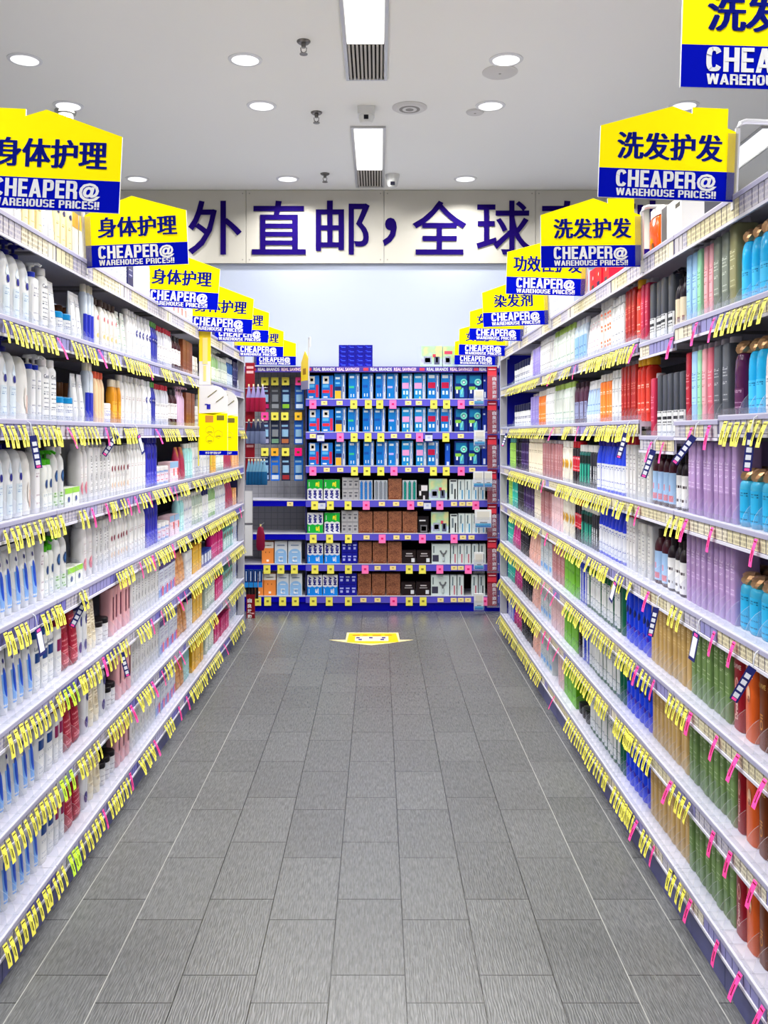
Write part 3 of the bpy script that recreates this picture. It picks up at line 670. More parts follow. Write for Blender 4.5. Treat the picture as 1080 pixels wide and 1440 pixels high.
slab('pink_slab', 'shower_bottle', 'dusty pink oblong bottle with wine stripe', .185, .055, .05, '#d9a7ab', None, '', None, [('band', '#5b2535', .06, .15, .3)], e=4)
carton('stripe_box', 'gift_carton', 'pale gift carton with blue, violet and red squares', .17, .085, .06, '#d6dcea', ('#dfe3ee', '#7e7aa8', -.42, .42, .3, .75, 10, 14, .6), [('rect', '#6b8fc4', -.0425, -.014, .01, .045), ('rect', '#6a55ae', -.014, .014, .01, .05), ('rect', '#c9525e', .014, .0425, .01, .055), ('rect', '#52477f', -.0425, .0425, .14, .168)])
pouch('tan_pouch', 'refill_pouch', 'tan orange refill pouch with white base', .16, .08, .055, '#b9804f', ('#c8976a', '#8b5530', 10, 8, .4))
carton('yellow_box', 'carton', 'deep yellow printed carton', .15, .08, .06, '#d3a126', ('#dcb54a', '#7d5a12', -.42, .42, .2, .85))
bottle('navy_cap_white', 'wash_bottle', 'white bottle with tall navy cap', .15, .05, .042, '#eef0f3', 'full', '#24285f', ('#eef0f3', '#8088a8', .1, .7, .8), (), sh=.92)
carton('blue_frame', 'carton', 'small white carton edged in dark blue', .085, .07, .05, '#2b3f8a', None, [('rect', '#e9edf3', -.026, .026, .015, .07)])
bottle('magenta_bottle', 'wash_bottle', 'magenta bottle with dark cap', .16, .055, .045, '#b3236a', 'full', '#7a1848', ('#c24f86', '#f2d2e2', .2, .6, .8), (), sh=.85)
# --- hair-care side
GOLD = '#c9a27c'
twist('dome_blue', 'sky-blue domed bottle with bronze twist cap', .165, .064, '#2fa9dc', GOLD, ('#4bb8e4', '#15608f', .12, .55, .9))
twist('dome_label', 'short blue-label bottle with bronze cap', .118, .06, '#3f9cbf', GOLD, ('#2f9fca', '#14506f', .08, .8, .97), .86)
twist('dome_wine', 'dark plum domed bottle with bronze twist cap', .165, .06, '#4a1f46', GOLD, ('#55284f', '#b79ab2', .12, .45, .8))
twist('dome_white', 'cream domed bottle with bronze twist cap', .16, .06, '#ece4e2', GOLD, ('#ece4e2', '#6f6470', .1, .6, .85))
def book(key, desc, col, ink='#ffffff', H=.21, w=.046, d=.062, lab=(.25, .7)): slab(key, 'hair_care_bottle', desc, H, w, d, col, 'y', '#b9b4bb', (col, ink, lab[0], lab[1], .8, 22, 10, .45), e=6)
book('grey_green', 'smoky grey-green oblong bottle', '#7d857c', '#c9cec6', .215)
book('olive', 'tall olive-grey oblong bottle', '#8b8a68', '#c8c7a8', .225, .06)
book('charcoal_clear', 'smoky charcoal oblong bottle', '#565a62', '#b9bcc2', .21)
book('pastel_pink', 'pastel pink oblong bottle', '#e7aeb6', '#8d4a58')
book('rose', 'rose-red oblong bottle', '#cf6d7f', '#f6dbe0')
book('mint', 'mint green oblong bottle', '#9dd3b0', '#3f7a58')
book('sky', 'pale sky-blue oblong bottle', '#a6cdf0', '#4a6fa0')
book('red_book', 'deep red oblong bottle', '#a8293c', '#e8b4b8')
book('purple', 'pale purple oblong bottle', '#b095c2', '#e2d4ea', .215, .038, .07, (.35, .75))
book('beige', 'golden beige oblong bottle', '#c2a36a', '#e6d3a6', .212, .038, .07, (.5, .85))
book('sage', 'sage green oblong bottle', '#6f8a55', '#b9c9a2', .212, .038, .07, (.35, .85))
slab('charcoal_white', 'shampoo_bottle', 'charcoal bottle with white printed base', .205, .05, .06, '#43464e', None, '', ('#eef0f3', '#3b3d45', .02, .42, .95, 10, 14, .55), [('band', '#22242a', .058, .068, .8)], e=5)
bottle('cream_label', 'shampoo_bottle', 'dark bottle with cream landscape label', .165, .056, .05, '#1c1620', 'pump', '#17141b', ('#d9cdb6', '#8c6d6a', .08, .7, .95, 4, 3, .6), (), sh=.78, neck=.013)
bottle('wine_blue', 'shampoo_bottle', 'wine-dark bottle with blue landscape label', .16, .056, .05, '#3a1420', 'small', '#201015', ('#9db9d9', '#c07a86', .08, .7, .95, 3, 2, .7), (), sh=.76, neck=.013)
bottle('dark_white', 'shampoo_bottle', 'black bottle with white label and shoulder', .15, .054, .05, '#1d151c', 'small', '#1a1418', ('#f0f0f1', '#3a3038', .06, .72, .96, 7, 6, .5), (), sh=.78, neck=.014)
book('crimson', 'crimson oblong bottle', '#b23552', '#e9a6b6', .2, .042)
book('brick_red', 'brick-red oblong bottle', '#9a2a26', '#d98b7c', .21, .042)
bottle('red_yellow', 'shampoo_bottle', 'bright red bottle with yellow shoulder', .2, .044, .05, '#c83a30', 'full', '#e1b23a', ('#cc4a3e', '#f3d7c8', .15, .7, .8), (), sh=.9)
bottle('orange_white', 'shampoo_bottle', 'orange bottle with white cap', .175, .045, .05, '#e07a2d', 'full', '#eceae6', ('#e58a45', '#f9e6d2', .2, .8, .8), (), sh=.95)
bottle('white_orange', 'shampoo_bottle', 'white bottle with orange lettering', .195, .045, .05, '#f1efed', 'full', '#efedea', ('#f1efed', '#e0652d', .15, .9, .8, 9, 5, .7), (), sh=.93)
tube_pack('white_hair', 'hair_mask_tube', 'white hair mask tube with pink print', .19, .045, .042, '#f1eff2', '#f0eef0', .03, ('#f1eff2', '#c58ea0', .22, .88, .85, 16, 12, .5))
tube_pack('blue_hair', 'hair_mask_tube', 'white hair tube with pale blue panel', .19, .045, .042, '#eef0f4', '#eef0f4', .03, ('#a9bfe0', '#5a78a8', .22, .8, .85, 12, 10, .5))
bottle('clear_green', 'hair_spray', 'clear spray bottle with pale green top', .185, .042, .038, '#cfd8d2', 'small', '#a9c66a', ('#dde3de', '#5d8a7d', .1, .75, .85, 12, 10, .5), (), sh=.85, cat='spray bottle')
bottle('clear_blue', 'hair_spray', 'clear spray bottle with light blue label', .18, .046, .04, '#c6d4e2', 'small', '#e9eaee', ('#8fb5da', '#3f5f96', .15, .7, .85, 9, 8, .5), (), sh=.85, cat='spray bottle')
bottle('plum_spray', 'hair_spray', 'dark plum bottle with grey label', .175, .048, .04, '#4d2f42', 'wide', '#33212c', ('#8a8fb0', '#2f2a44', .15, .6, .85), (), sh=.82, cat='spray bottle')
book('lilac', 'lilac oblong bottle', '#9a8fcf', '#dcd7f0', .18, .05)
bottle('white_hairb', 'shampoo_bottle', 'white bottle with fine grey lettering', .18, .048, .045, '#eff0f2', 'full', '#edeef0', ('#eff0f2', '#6f7486', .15, .8, .85, 14, 12, .5), (), sh=.9)
jar('navy_lid', 'supplement_jar', 'white tub with dark navy lid', .15, .085, '#eef0f3', '#1c1f3c', ('#eef0f3', '#4a4f74', 9, 12, .55), .045)
def rocket(key, desc, col, lab, H=.2): bottle(key, 'shampoo_bottle', desc, H, .047, .05, col, None, '', (lab, '#5a63a8', .06, .62, .9, 14, 9, .5), (), sh=.62, dome=False, neck=.012, rough=.25)
rocket('royal_taper', 'royal blue tapered bottle with white label', '#2a3fc4', '#eceff8')
bottle('royal_cap', 'shampoo_bottle', 'royal blue tapered bottle, dark violet cap', .19, .047, .05, '#2f49cf', 'wide', '#2b1f86', ('#eceff8', '#5a63a8', .06, .6, .9, 14, 9, .5), (), sh=.62, neck=.013)
bottle('teal_black', 'shampoo_bottle', 'dark bottle with teal stripe and white cap', .16, .046, .044, '#1f5a55', 'full', '#e9e9e8', None, [('band', '#35a089', .02, .1, .5), ('band', '#15211f', .105, .14, .9)], sh=.92)
bottle('black_white', 'shampoo_bottle', 'black and silver bottle with white cap', .16, .046, .044, '#2b2b33', 'full', '#e6e6e6', ('#bfc2c8', '#2b2b33', .15, .6, .5, 8, 5, .6), (), sh=.92)
bottle('red_black', 'hair_spray', 'black can with red label and lid', .175, .048, .048, '#241a20', 'full', '#b51f2c', ('#b5283a', '#f0c9cc', .35, .75, .95), (), sh=.94, cat='spray bottle')
bottle('gold_white', 'shampoo_bottle', 'white bottle with gold oval picture', .175, .05, .046, '#efeadf', 'full', '#f0ede6', None, [('oval', '#c79a35', 0, .09, .018, .024), ('oval', '#7d5a20', 0, .085, .01, .012), ('band', '#d9d2c3', .02, .05, .8)], sh=.93)
book('rose_brown', 'dusty rose-brown oblong bottle', '#a9787a', '#e3cccb', .185, .046)
book('pale_rose', 'pale rose clear oblong bottle', '#dcbfc2', '#a67f86', .18, .046)
bottle('cream_tall', 'shampoo_bottle', 'cream bottle with beige label', .19, .055, .05, '#dfd6c2', 'full', '#e8e0d0', ('#e3dac6', '#94856a', .1, .8, .85), (), sh=.92)
bottle('violet_dark', 'shampoo_bottle', 'dark violet bottle', .19, .05, .045, '#35224e', 'full', '#241838', ('#3d2a58', '#9d8fbd', .2, .7, .8), (), sh=.92)
bottle('black_hair', 'shampoo_bottle', 'glossy black bottle', .19, .05, .045, '#17171d', 'full', '#101014', ('#1d1d24', '#8d8d98', .3, .7, .8), (), sh=.92)
bottle('lime', 'hair_spray', 'lime green can', .18, .05, .05, '#8cb84e', 'full', '#4f8f8a', ('#9dc665', '#4b6a28', .2, .75, .9), (), sh=.92, cat='spray bottle')
bottle('teal_hair', 'hair_spray', 'teal can with dark lid', .18, .05, .05, '#2f9c8f', 'full', '#1d5c66', ('#3fae9f', '#d5efe9', .2, .7, .9), (), sh=.92, cat='spray bottle')
tube_pack('magenta_tube', 'hair_dye_tube', 'magenta tube', .18, .06, .05, '#b8327c', '#8f1f5c', .03, ('#c04488', '#f0c6dc', .3, .8, .8))
tube_pack('pink_tube', 'hair_mask_tube', 'pale salmon pink tube', .2, .06, .055, '#e5b6aa', '#dfae9f', .03, ('#e7bdb2', '#b07a6c', .3, .8, .7))
carton('white_blue_box', 'hair_colour_carton', 'white hair carton with blue lettering', .18, .075, .06, '#e6edf1', ('#e6edf1', '#8fa6b5', -.42, .42, .3, .85, 8, 6, .6), [('oval', '#3f8fcf', -.012, .035, .014, .018), ('oval', '#5aa5dc', .014, .035, .012, .016)])
carton('lime_carton', 'hair_colour_carton', 'bright leaf-green hair carton', .2, .085, .065, '#5fa01e', ('#68a827', '#3f7a12', -.42, .42, .1, .9, 8, 6, .25))
bottle('green_white', 'shampoo_bottle', 'white bottle with dark green cap and base', .195, .047, .05, '#12553c', 'full', '#124a36', ('#eceff0', '#6d7f86', .08, .82, .78, 15, 9, .5), (), sh=.9)
bottle('blue_side', 'shampoo_bottle', 'white and royal blue bottle', .2, .05, .05, '#2a45c0', 'full', '#2a3fa6', ('#e9edf5', '#7a86b5', .06, .8, .5), (), sh=.9)
bottle('deep_green', 'shampoo_bottle', 'plain deep green bottle', .2, .05, .05, '#0f5c44', 'full', '#0c4534', None, (), sh=.9)
bottle('royal_swirl', 'shampoo_bottle', 'bright royal blue bottle with dark swirl', .205, .048, .055, '#1f46d6', 'full', '#1a3fc4', None, [('oval', '#14205c', .002, .12, .013, .016), ('oval', '#3f6af0', -.004, .13, .008, .008), ('oval', '#3a1f9c', .002, .06, .012, .01)], sh=.9)
slab('crimson_word', 'shampoo_bottle', 'crimson bottle with pale ribbon and lettering', .215, .056, .06, '#8c1526', None, '', None, [('word', '#f0d9d4', 'ELVIVE', .17, .012, .042), ('oval', '#d9a59a', .002, .12, .009, .022), ('oval', '#8c1526', .002, .12, .005, .016), ('word', '#e7c1b8', 'Dream', .06, .016, .06, True)], e=4)
slab('orange_word', 'shampoo_bottle', 'orange bottle with pale ribbon and lettering', .215, .056, .06, '#d2622b', None, '', None, [('word', '#f7e0cf', 'ELVIVE', .17, .012, .042), ('oval', '#f4c6a4', .002, .12, .009, .022), ('oval', '#8c2a1a', .002, .108, .006, .009)], e=4)
slab('amber_word', 'shampoo_bottle', 'dark amber bottle with gold lettering', .215, .056, .06, '#6b3413', None, '', None, [('word', '#d9b06a', 'ELVIVE', .16, .012, .042), ('word', '#c98f4a', 'Oil', .07, .018, .04, True)], e=4)
bottle('maroon_gap', 'hair_brush_box', 'black carton lying low in a gap', .05, .08, .06, '#1b1b1f', None, '', None, (), sh=.9, neck=.03)
bottle('white_red_box', 'shampoo_bottle', 'white oblong bottle with red cap', .2, .05, .055, '#eeedee', 'full', '#a82234', ('#eeedee', '#8d8590', .1, .85, .7, 20, 8, .5), (), sh=.97, e=5)
slab('white_grey_box', 'shampoo_bottle', 'pale grey-white oblong bottle', .19, .055, .055, '#e4e4e2', None, '', ('#e4e4e2', '#83838c', .1, .85, .5, 22, 6, .6), e=6)
bottle('tan_cream', 'lotion_bottle', 'cream-yellow bottle with navy oval cap print', .17, .05, .045, '#e9dcb2', 'wide', '#e6dcc0', ('#e9dcb2', '#96895e', .1, .6, .8, 14, 12, .5), [('oval', '#2a2a66', 0, .13, .013, .009)], sh=.85)
carton('gold_carton', 'carton', 'white carton with gold top', .16, .07, .06, '#f1efe9', None, [('rect', '#c39a35', -.035, .035, .11, .16)])
bottle('orange_clear', 'hair_oil_bottle', 'clear orange bottle with white cap', .14, .135, .06, '#cf4f16', 'full', '#f1efec', None, [('oval', '#4a1c0c', .004, .03, .012, .02)], sh=.92, rough=.12)
carton('white_black_box', 'carton', 'white carton with grey side', .135, .19, .07, '#f3f3f3', None, [('rect', '#55555c', -.09, -.04, 0, .135), ('rect', '#3a3a40', .04, .08, .105, .118)])
carton('dark_box', 'carton', 'large dark grey carton', .2, .11, .09, '#55555b')
carton('red_small', 'carton', 'small red carton with navy base', .115, .12, .06, '#c51f35', None, [('rect', '#28243f', -.025, .025, 0, .045), ('oval', '#f1d7da', .008, .075, .007, .008)])

# rows: (side, level, photograph columns from near to far, kind, column pitch factor)
ROWS = '''
L0 -105 36 white_tube|L0 36 62 tan_cream|L0 62 80 white_tube|L0 80 103 tan_cream|L0 103 120 gold_carton|L0 150 181 white_print|L0 181 190 navy_box|L0 192 240 white_slim|L0 240 262 pink_box|L0 264 300 mixed_white
L1 -105 46 lotion_navy|L1 46 58 blue_collar|L1 58 72 white_print|L1 72 83 white_tube|L1 84 104 blue_lid|L1 104 120 white_tube|L1 121 134 sun_stick|L1 136 150 pink_flower|L1 150 167 pink_flower|L1 168 180 green_dot|L1 180 192 white_slim|L1 192 214 navy_round|L1 214 224 navy_green|L1 224 244 red_top|L1 244 256 white_wine|L1 257 272 brown_carton|L1 272 280 small_white|L1 294 308 green_clear|L1 308 320 grey_clear|L1 320 328 blue_white|L1 328 334 navy_box|L1 334 339 white_jar
L2 -105 30 lotion_navy|L2 30 46 lotion_pale|L2 46 62 blue_collar|L2 62 84 white_print|L2 85 108 blue_lid|L2 108 122 white_tube|L2 123 134 sun_stick|L2 135 150 coral_jar|L2 150 160 white_jar|L2 160 172 amber_oil|L2 172 206 white_slim|L2 206 214 navy_round|L2 214 220 navy_green|L2 220 238 red_top|L2 238 250 white_wine|L2 250 261 lilac_pump|L2 262 274 brown_carton|L2 274 282 small_white|L2 282 335 mixed_white
L3 -105 37 lotion_navy|L3 37 50 lotion_pale|L3 50 61 white_pack|L3 61 78 green_pump|L3 78 92 navy_medal|L3 92 114 green_carton|L3 114 126 pink_blossom|L3 126 157 white_text|L3 157 182 red_oval|L3 182 207 white_slim|L3 207 222 indigo|L3 222 240 lilac_tub|L3 240 252 pink_box|L3 252 262 red_pouch|L3 262 272 teal_bottle|L3 272 284 mixed_white|L3 284 296 navy_cap_white|L3 296 304 yellow_box|L3 304 316 grey_clear|L3 316 326 red_pouch|L3 326 337 orange_box
L4 -105 57 blue_capsule|L4 57 64 white_pack|L4 64 80 green_pump|L4 80 96 navy_medal|L4 96 117 green_carton|L4 117 134 pink_blossom|L4 134 156 white_text|L4 156 182 red_oval|L4 182 207 white_slim|L4 207 224 indigo|L4 224 240 lilac_tub|L4 240 252 pink_box|L4 252 260 teal_bottle|L4 260 272 mixed_white|L4 272 286 grey_clear|L4 286 294 navy_cap_white|L4 294 304 green_clear|L4 304 318 mixed_white|L4 318 328 red_pouch|L4 328 338 orange_box
L5 -105 50 blue_capsule|L5 50 80 navy_block|L5 80 91 maroon_block|L5 91 113 crimson_net|L5 113 126 navy_splash|L5 126 140 cream_gold|L5 140 156 black_lid|L5 156 186 pink_slab|L5 186 224 white_text|L5 224 248 stripe_box|L5 248 262 tan_pouch|L5 262 272 navy_cap_white|L5 272 284 yellow_box|L5 284 298 blue_frame|L5 298 314 magenta_bottle|L5 314 328 teal_box|L5 328 339 blue_stripe
L6 -105 54 blue_capsule|L6 54 78 navy_block|L6 78 93 maroon_block|L6 93 117 crimson_net|L6 117 128 navy_splash|L6 128 143 cream_gold|L6 143 152 navy_splash|L6 152 166 black_lid|L6 166 186 pink_slab|L6 186 225 white_text|L6 225 250 stripe_box|L6 250 264 tan_pouch|L6 264 272 navy_cap_white|L6 272 285 yellow_box|L6 290 303 grey_clear|L6 303 314 magenta_box|L6 314 328 teal_box|L6 328 339 blue_stripe
L7 -105 58 blue_capsule|L7 58 80 navy_block|L7 80 94 maroon_block|L7 94 118 crimson_net|L7 118 129 navy_splash|L7 129 145 cream_gold|L7 145 166 black_lid|L7 166 184 pink_slab|L7 184 220 white_text|L7 220 248 stripe_box|L7 250 260 tan_pouch|L7 260 268 teal_bottle|L7 270 286 yellow_box|L7 290 302 grey_clear|L7 302 322 magenta_box|L7 322 339 blue_stripe
R0 958 929 white_black_box|R0 926 905 orange_clear|R0 855 828 red_small|R0 795 770 mixed_white|R0 750 725 white_hairb
R1 1180 1063 dome_blue|R1 1063 1038 dome_blue|R1 1036 1024 olive|R1 1024 1000 grey_green|R1 1000 986 pastel_pink|R1 986 979 mint|R1 979 963 sky|R1 960 945 cream_label|R1 944 912.5 charcoal_white|R1 910 900 crimson|R1 900 892 red_yellow|R1 892 877 brick_red|R1 876 858 white_hairb|R1 858 843 white_orange|R1 843 823 white_hair|R1 823 806 clear_blue|R1 806 778 clear_green|R1 778 758 white_hairb|R1 758 748 lilac|R1 748 742 white_hair|R1 742 722 navy_lid
R2 1180 1072 dome_white|R2 1072 1045 dome_blue|R2 1045 1027 dome_wine|R2 1024 1000 charcoal_clear|R2 1000 991 rose|R2 991 985 pastel_pink|R2 985 979 mint|R2 979 970 sky|R2 970 963 red_book|R2 961 922 charcoal_white|R2 921 912.5 crimson|R2 910 894 red_yellow|R2 894 872 brick_red|R2 872 858 white_hairb|R2 858 842 orange_white|R2 842 822 blue_hair|R2 822 806 plum_spray|R2 806 778 clear_green|R2 778 766 white_hairb|R2 766 757 orange_white|R2 757 745 lilac|R2 744 722 navy_lid
R3 1180 1034 dome_label|R3 1034 964 purple|R3 962 946 dark_white|R3 944 914 wine_blue|R3 913 894 white_grey_box|R3 893 878 white_red_box|R3 877 838 royal_cap|R3 838 828 black_white|R3 828 814 teal_black|R3 814 803 red_black|R3 803 789 gold_white|R3 789 762 rose_brown|R3 762 742 cream_tall|R3 742 732 violet_dark|R3 732 724 black_hair|R3 724 716 lime
R4 1180 1034 dome_label|R4 1034 963 purple|R4 961 936 dark_white|R4 935 916 wine_blue|R4 915 894 white_grey_box|R4 893 878 white_red_box|R4 877 840 royal_taper|R4 840 830 black_white|R4 830 816 teal_black|R4 816 806 red_black|R4 806 790 gold_white|R4 790 774 pale_rose|R4 774 760 rose_brown|R4 760 750 cream_tall|R4 750 736 violet_dark|R4 736 727 black_hair|R4 727 720 teal_hair|R4 720 714 lime
R5 1180 1062 amber_word|R5 1062 1043 orange_word|R5 1043 1026 crimson_word|R5 1026 969 sage|R5 969 914 beige|R5 913 877 royal_swirl|R5 877 870 deep_green|R5 870 824 green_white|R5 824 814 blue_side|R5 814 793 lime_carton|R5 793 775 rose_brown|R5 775 760 white_blue_box|R5 760 742 pink_tube|R5 742 731 black_hair|R5 731 720 magenta_tube|R5 720 713 teal_hair
R6 1180 1063 amber_word|R6 1063 1043 orange_word|R6 1043 1034 crimson_word|R6 1034 967 sage|R6 967 915 beige|R6 914 878 royal_swirl|R6 878 869 deep_green|R6 869 826 green_white|R6 826 817 blue_side|R6 817 812 black_hair|R6 812 793 lime_carton|R6 793 774 pale_rose|R6 774 760 white_blue_box|R6 760 746 pink_tube|R6 746 733 black_hair|R6 733 722 magenta_tube|R6 722 713 teal_hair
R7 1180 1062 amber_word|R7 1062 1046 orange_word|R7 1046 1032 crimson_word|R7 1032 967 sage|R7 967 913 beige|R7 912 878 royal_swirl|R7 878 870 deep_green|R7 870 828 green_white|R7 826 811 maroon_gap|R7 810 792 lime_carton|R7 792 784 pale_rose|R7 776 760 white_blue_box|R7 760 748 pink_tube|R7 748 732 black_hair|R7 732 722 magenta_tube|R7 722 713 blue_side
'''
# a second line of goods standing behind low ones
BEHIND = 'R0 985 950 dark_box|L1 84 120 brown_lid|L2 85 122 brown_lid|L3 92 114 grey_slab|L4 96 117 grey_slab|R3 1060 1020 purple|R4 1060 1020 purple|R1 1075 1040 olive|R2 1075 1030 charcoal_clear'
GAPS = {}
POS = {}
WORDS = {'L': 'left', 'R': 'right'}
def place(side, lev, xa, xb, key, behind=0.0):
    p = K[key]; sb = (.03 if lev < 4 else .048) + behind
    a, b = sorted((ypx(side, xa, sb), ypx(side, xb, sb)))
    b = min(b, YEND - .02)
    n = max(1, round((b - a) / (p.w + .005))); pitch = (b - a) / n
    sc = min(1.12, max(.72, (pitch - .006) / p.w))
    seq = POS.setdefault((side, lev, key, bool(behind)), [])
    for i in range(n):
        y = a + pitch * (i + .5)
        X = lipx(side) + (-1 if side == 'L' else 1) * (sb + p.d / 2 + R.uniform(0, .006))
        o = link(p.name, p.root, None, (X, y, deck(side, lev, y) + .0005), (0 if side == 'L' else math.pi) + R.uniform(-.02, .02))
        if abs(sc - 1) > .02: o.scale = (1, sc, 1)
        for nm, me in p.parts: link(nm, me, o)
        seq.append((y, o))
        if not behind and lev > 0: GAPS.setdefault((side, lev), []).append(y + pitch / 2)
for line in ROWS.strip().splitlines():
    for it in line.split('|'):
        c, xa, xb, key = it.split(); place(c[0], int(c[1]), float(xa), float(xb), key)
for it in ('R3 1110 1050 dome_label', 'R4 1110 1050 dome_label'):
    c, xa, xb, key = it.split(); place(c[0], int(c[1]), float(xa), float(xb), key, .08)
for it in BEHIND.split('|'):
    c, xa, xb, key = it.split(); place(c[0], int(c[1]), float(xa), float(xb), key, .135 if key == 'purple' else .11)
for (side, lev, key, bh), seq in POS.items():
    p = K[key]; seq.sort(key=lambda t: t[0])
    lv = f'{WORDS[side]} {LEV[lev]} shelf' if lev in (0, 7) else f'{WORDS[side]} {LEV[lev]} shelf'
    for i, (y, o) in enumerate(seq):
        if len(seq) == 1: lb = f'{p.desc}, {"back row, " if bh else ""}only one on {lv}'
        else: lb = f'{p.desc}, {"back row, " if bh else ""}{ordn(i)} of these on {lv}'
        tag(o, lb, p.cat, f'{p.desc} facings, {lv}')

# ------------------------------------------------------------------ clear dividers standing along the shelf fronts
FIN = [(0, 0)] + [(-.095 + .085 * math.sin(t), .004 + .075 * math.cos(t)) for t in [math.pi / 2 * i / 8 for i in range(9)]][::-1] + [(-.095, 0)]
FINM = recalc(M().prism(FIN, -.0007, .0007, 'xz', 0, 1).build('divider', [CLEAR, clear_mat('clear_cut_edge', (.9, .92, .96, 1), .15, .5)], 0))
LIPM = {}
for side, lev, s, a, b in SHELVES:
    if lev == 0: continue
    w = round(b - a, 3)
    if w not in LIPM: LIPM[w] = M().box(-.0065, -.005, .003, w - .003, .0006, .022).build('front_lip', CLEAR, 0)
    link('front_lip', LIPM[w], s)
    last = -1
    for g in sorted(GAPS[(side, lev)]):
        if a + .01 < g < b - .01 and g - last > (.036 if g < 4.3 else .07):
            link('divider', FINM, s, (-.009, g - a if side == 'L' else b - g, .0006)); last = g
# ================================================================== price flags clipped to the shelf fronts
YEL = mat('#e3dc66', .5); INK = mat('#504c24', .6); PINK = mat('#f0569f', .5); PINKI = mat('#7a1c3c', .6); LIME = mat('#b9e04a', .5)
def flag_geo(m, tilt, skew, k, T=lambda p: p, h=.058, w=.021):
    """a thin paper flag hanging from (0,0,0), front towards +x"""
    def pt(u, v, e): return T((.0015 + e + (1 - v) * tilt * h + .004 * math.sin((1 - v) * 2.4), (u - .5) * w + skew * (1 - v), -(1 - v) * h))
    vs = [0, .33, .66, 1.0]
    v = []; 
    for e in (.0004, 0):
        for q in vs: v += [pt(0, q, e), pt(1, q, e)]
    f = [(2 * i, 2 * i + 1, 2 * i + 3, 2 * i + 2) for i in range(3)] + [(8 + 2 * i, 10 + 2 * i, 11 + 2 * i, 9 + 2 * i) for i in range(3)]
    m.add(v, f, 0)
    for a, b, c, d in ((.1, .9, .88, .93), (.42, .68, .2, .6), (.16, .26, .3, .7)):
        m.add([pt(a, c, .0009), pt(b, c, .0009), pt(b, d, .0009), pt(a, d, .0009)], [(0, 1, 2, 3)], 1)
FL = {}
for kind, ms in (('Y', [YEL, INK]), ('P', [PINK, PINKI]), ('G', [LIME, INK])):
    for v in range(6):
        m = M(); flag_geo(m, R.uniform(.18, .42), R.uniform(-.005, .005), kind, h=.066 if kind == 'P' else .06, w=.02 if kind == 'P' else .021); FL[kind, v] = m.build('price_flag', ms, 60)
TAGS = '''
L1 Y0-74 P79 Y96-133 P137 Y150-163 Y172-207 P208 Y224-238 Y244-252 Y262-268
L2 Y-4-34 Y42-83 P93 Y97-135 P147 Y152-163 Y172-190 P218 Y226-250 Y258-270 Y335-343
L3 Y0-57 Y60-85 Y107-120 P127 P147 Y152-163 Y166-175 P178 P188 Y193-205 P208 Y212-236 P238 P244 Y248-262 Y268-285 Y287-335
L4 Y0-38 Y55-85 Y108-120 Y160-185 P195 Y199-210 P213 Y216-238 P241 Y247-262 Y268-285 Y287-330 P336
L5 Y6-72 Y75-84 G85-104 Y107-138 P143 Y147-178 Y190-208 P211 P225 Y228-240 P249 P258 Y264-310 P318 Y322-340
L6 Y-4-78 G80-100 Y106-138 Y148-180 P182 Y190-210 P212 P226 Y229-241 P244 P251 Y263-302 P316 Y320-340
L7 Y0-88 G93-108 Y109-141 P143 Y149-178 P181 Y192-213 P215 Y229-240 P250 P261 Y264-308 P314 Y322-341
R1 Y1014-1085 P1007 P982 P947 P897 Y826-895 P811 Y795-805 Y770-785 P776 Y716-760
R2 Y1018-1085 P1000 P975 P935 P918 Y826-900 P815 Y795-805 P780 Y760-772 Y718-757
R3 Y888-892 P900 Y943-964 P968 P1004 P1066 Y868-881 Y786-862 P766 Y718-763
R4 Y887-891 P914 Y945-963 P1007 P1035 Y868-881 Y828-858 Y786-825 P771 Y720-762
R5 Y880-896 P899 Y903-919 P922 Y942-970 P974 P1011 P1041 P1079 Y872-892 Y797-866 P783 P775 P767 Y703-763
R6 Y881-920 P946 Y948-976 P1006 P1030 P1065 Y867-891 Y797-858 P787 P775 P768 Y703-763
R7 Y880-896 P898 Y905-919 P922 Y942-969 P974 P1012 P1044 P1076 Y865-891 Y800-858 P781 Y703-763
'''
flags = []
for line in TAGS.strip().splitlines():
    c, *its = line.split(); side, lev = c[0], int(c[1])
    for it in its:
        k = it[0]; q = it[1:]; neg = q.startswith('-'); q = q.lstrip('-')
        if '-' in q: xa, xb = map(float, q.split('-')); xa = -xa if neg else xa
        else: xa = xb = float(q)
        a, b = sorted((ypx(side, xa), ypx(side, xb)))
        if a == b: ys = [a]
        else:
            n = max(2, round((b - a) / .0395)); ys = [a + (b - a) * (i + .5) / n + R.uniform(-.0045, .0045) for i in range(n)]
        for y in ys:
            if y < YEND - .01: flags.append([side, lev, k, y])
ys = sorted((f for f in flags if f[2] == 'Y'), key=lambda f: f[3]); near = ys[:300]; far = ys[300:]
groups = {}
for f in near + [f for f in flags if f[2] != 'Y']: groups.setdefault((f[0], f[1], f[2]), []).append(f)
CN = {'Y': ('yellow', 'yellow price flags'), 'P': ('pink', 'pink discount flags'), 'G': ('lime green', 'lime green price flags')}
for (side, lev, k), fs in groups.items():
    fs.sort(key=lambda f: f[3])
    for i, (_, _, _, y) in enumerate(fs):
        o = link('price_flag', FL[k, R.randrange(6)], None, (lipx(side) + (.0025 if side == 'L' else -.0025), y, deck(side, lev, y) - .010 - R.uniform(0, .006)), (0 if side == 'L' else math.pi) + R.uniform(-.12, .12))
        tag(o, f'{CN[k][0]} paper price flag under the {SIDE[side]} {LEV[lev]} shelf, {ordn(i) if len(fs) > 1 else "only one of its colour"}' + (' along' if len(fs) > 1 else ''), 'price tag', f'{CN[k][1]}, {SIDE[side]} {LEV[lev]} shelf')
m = M()
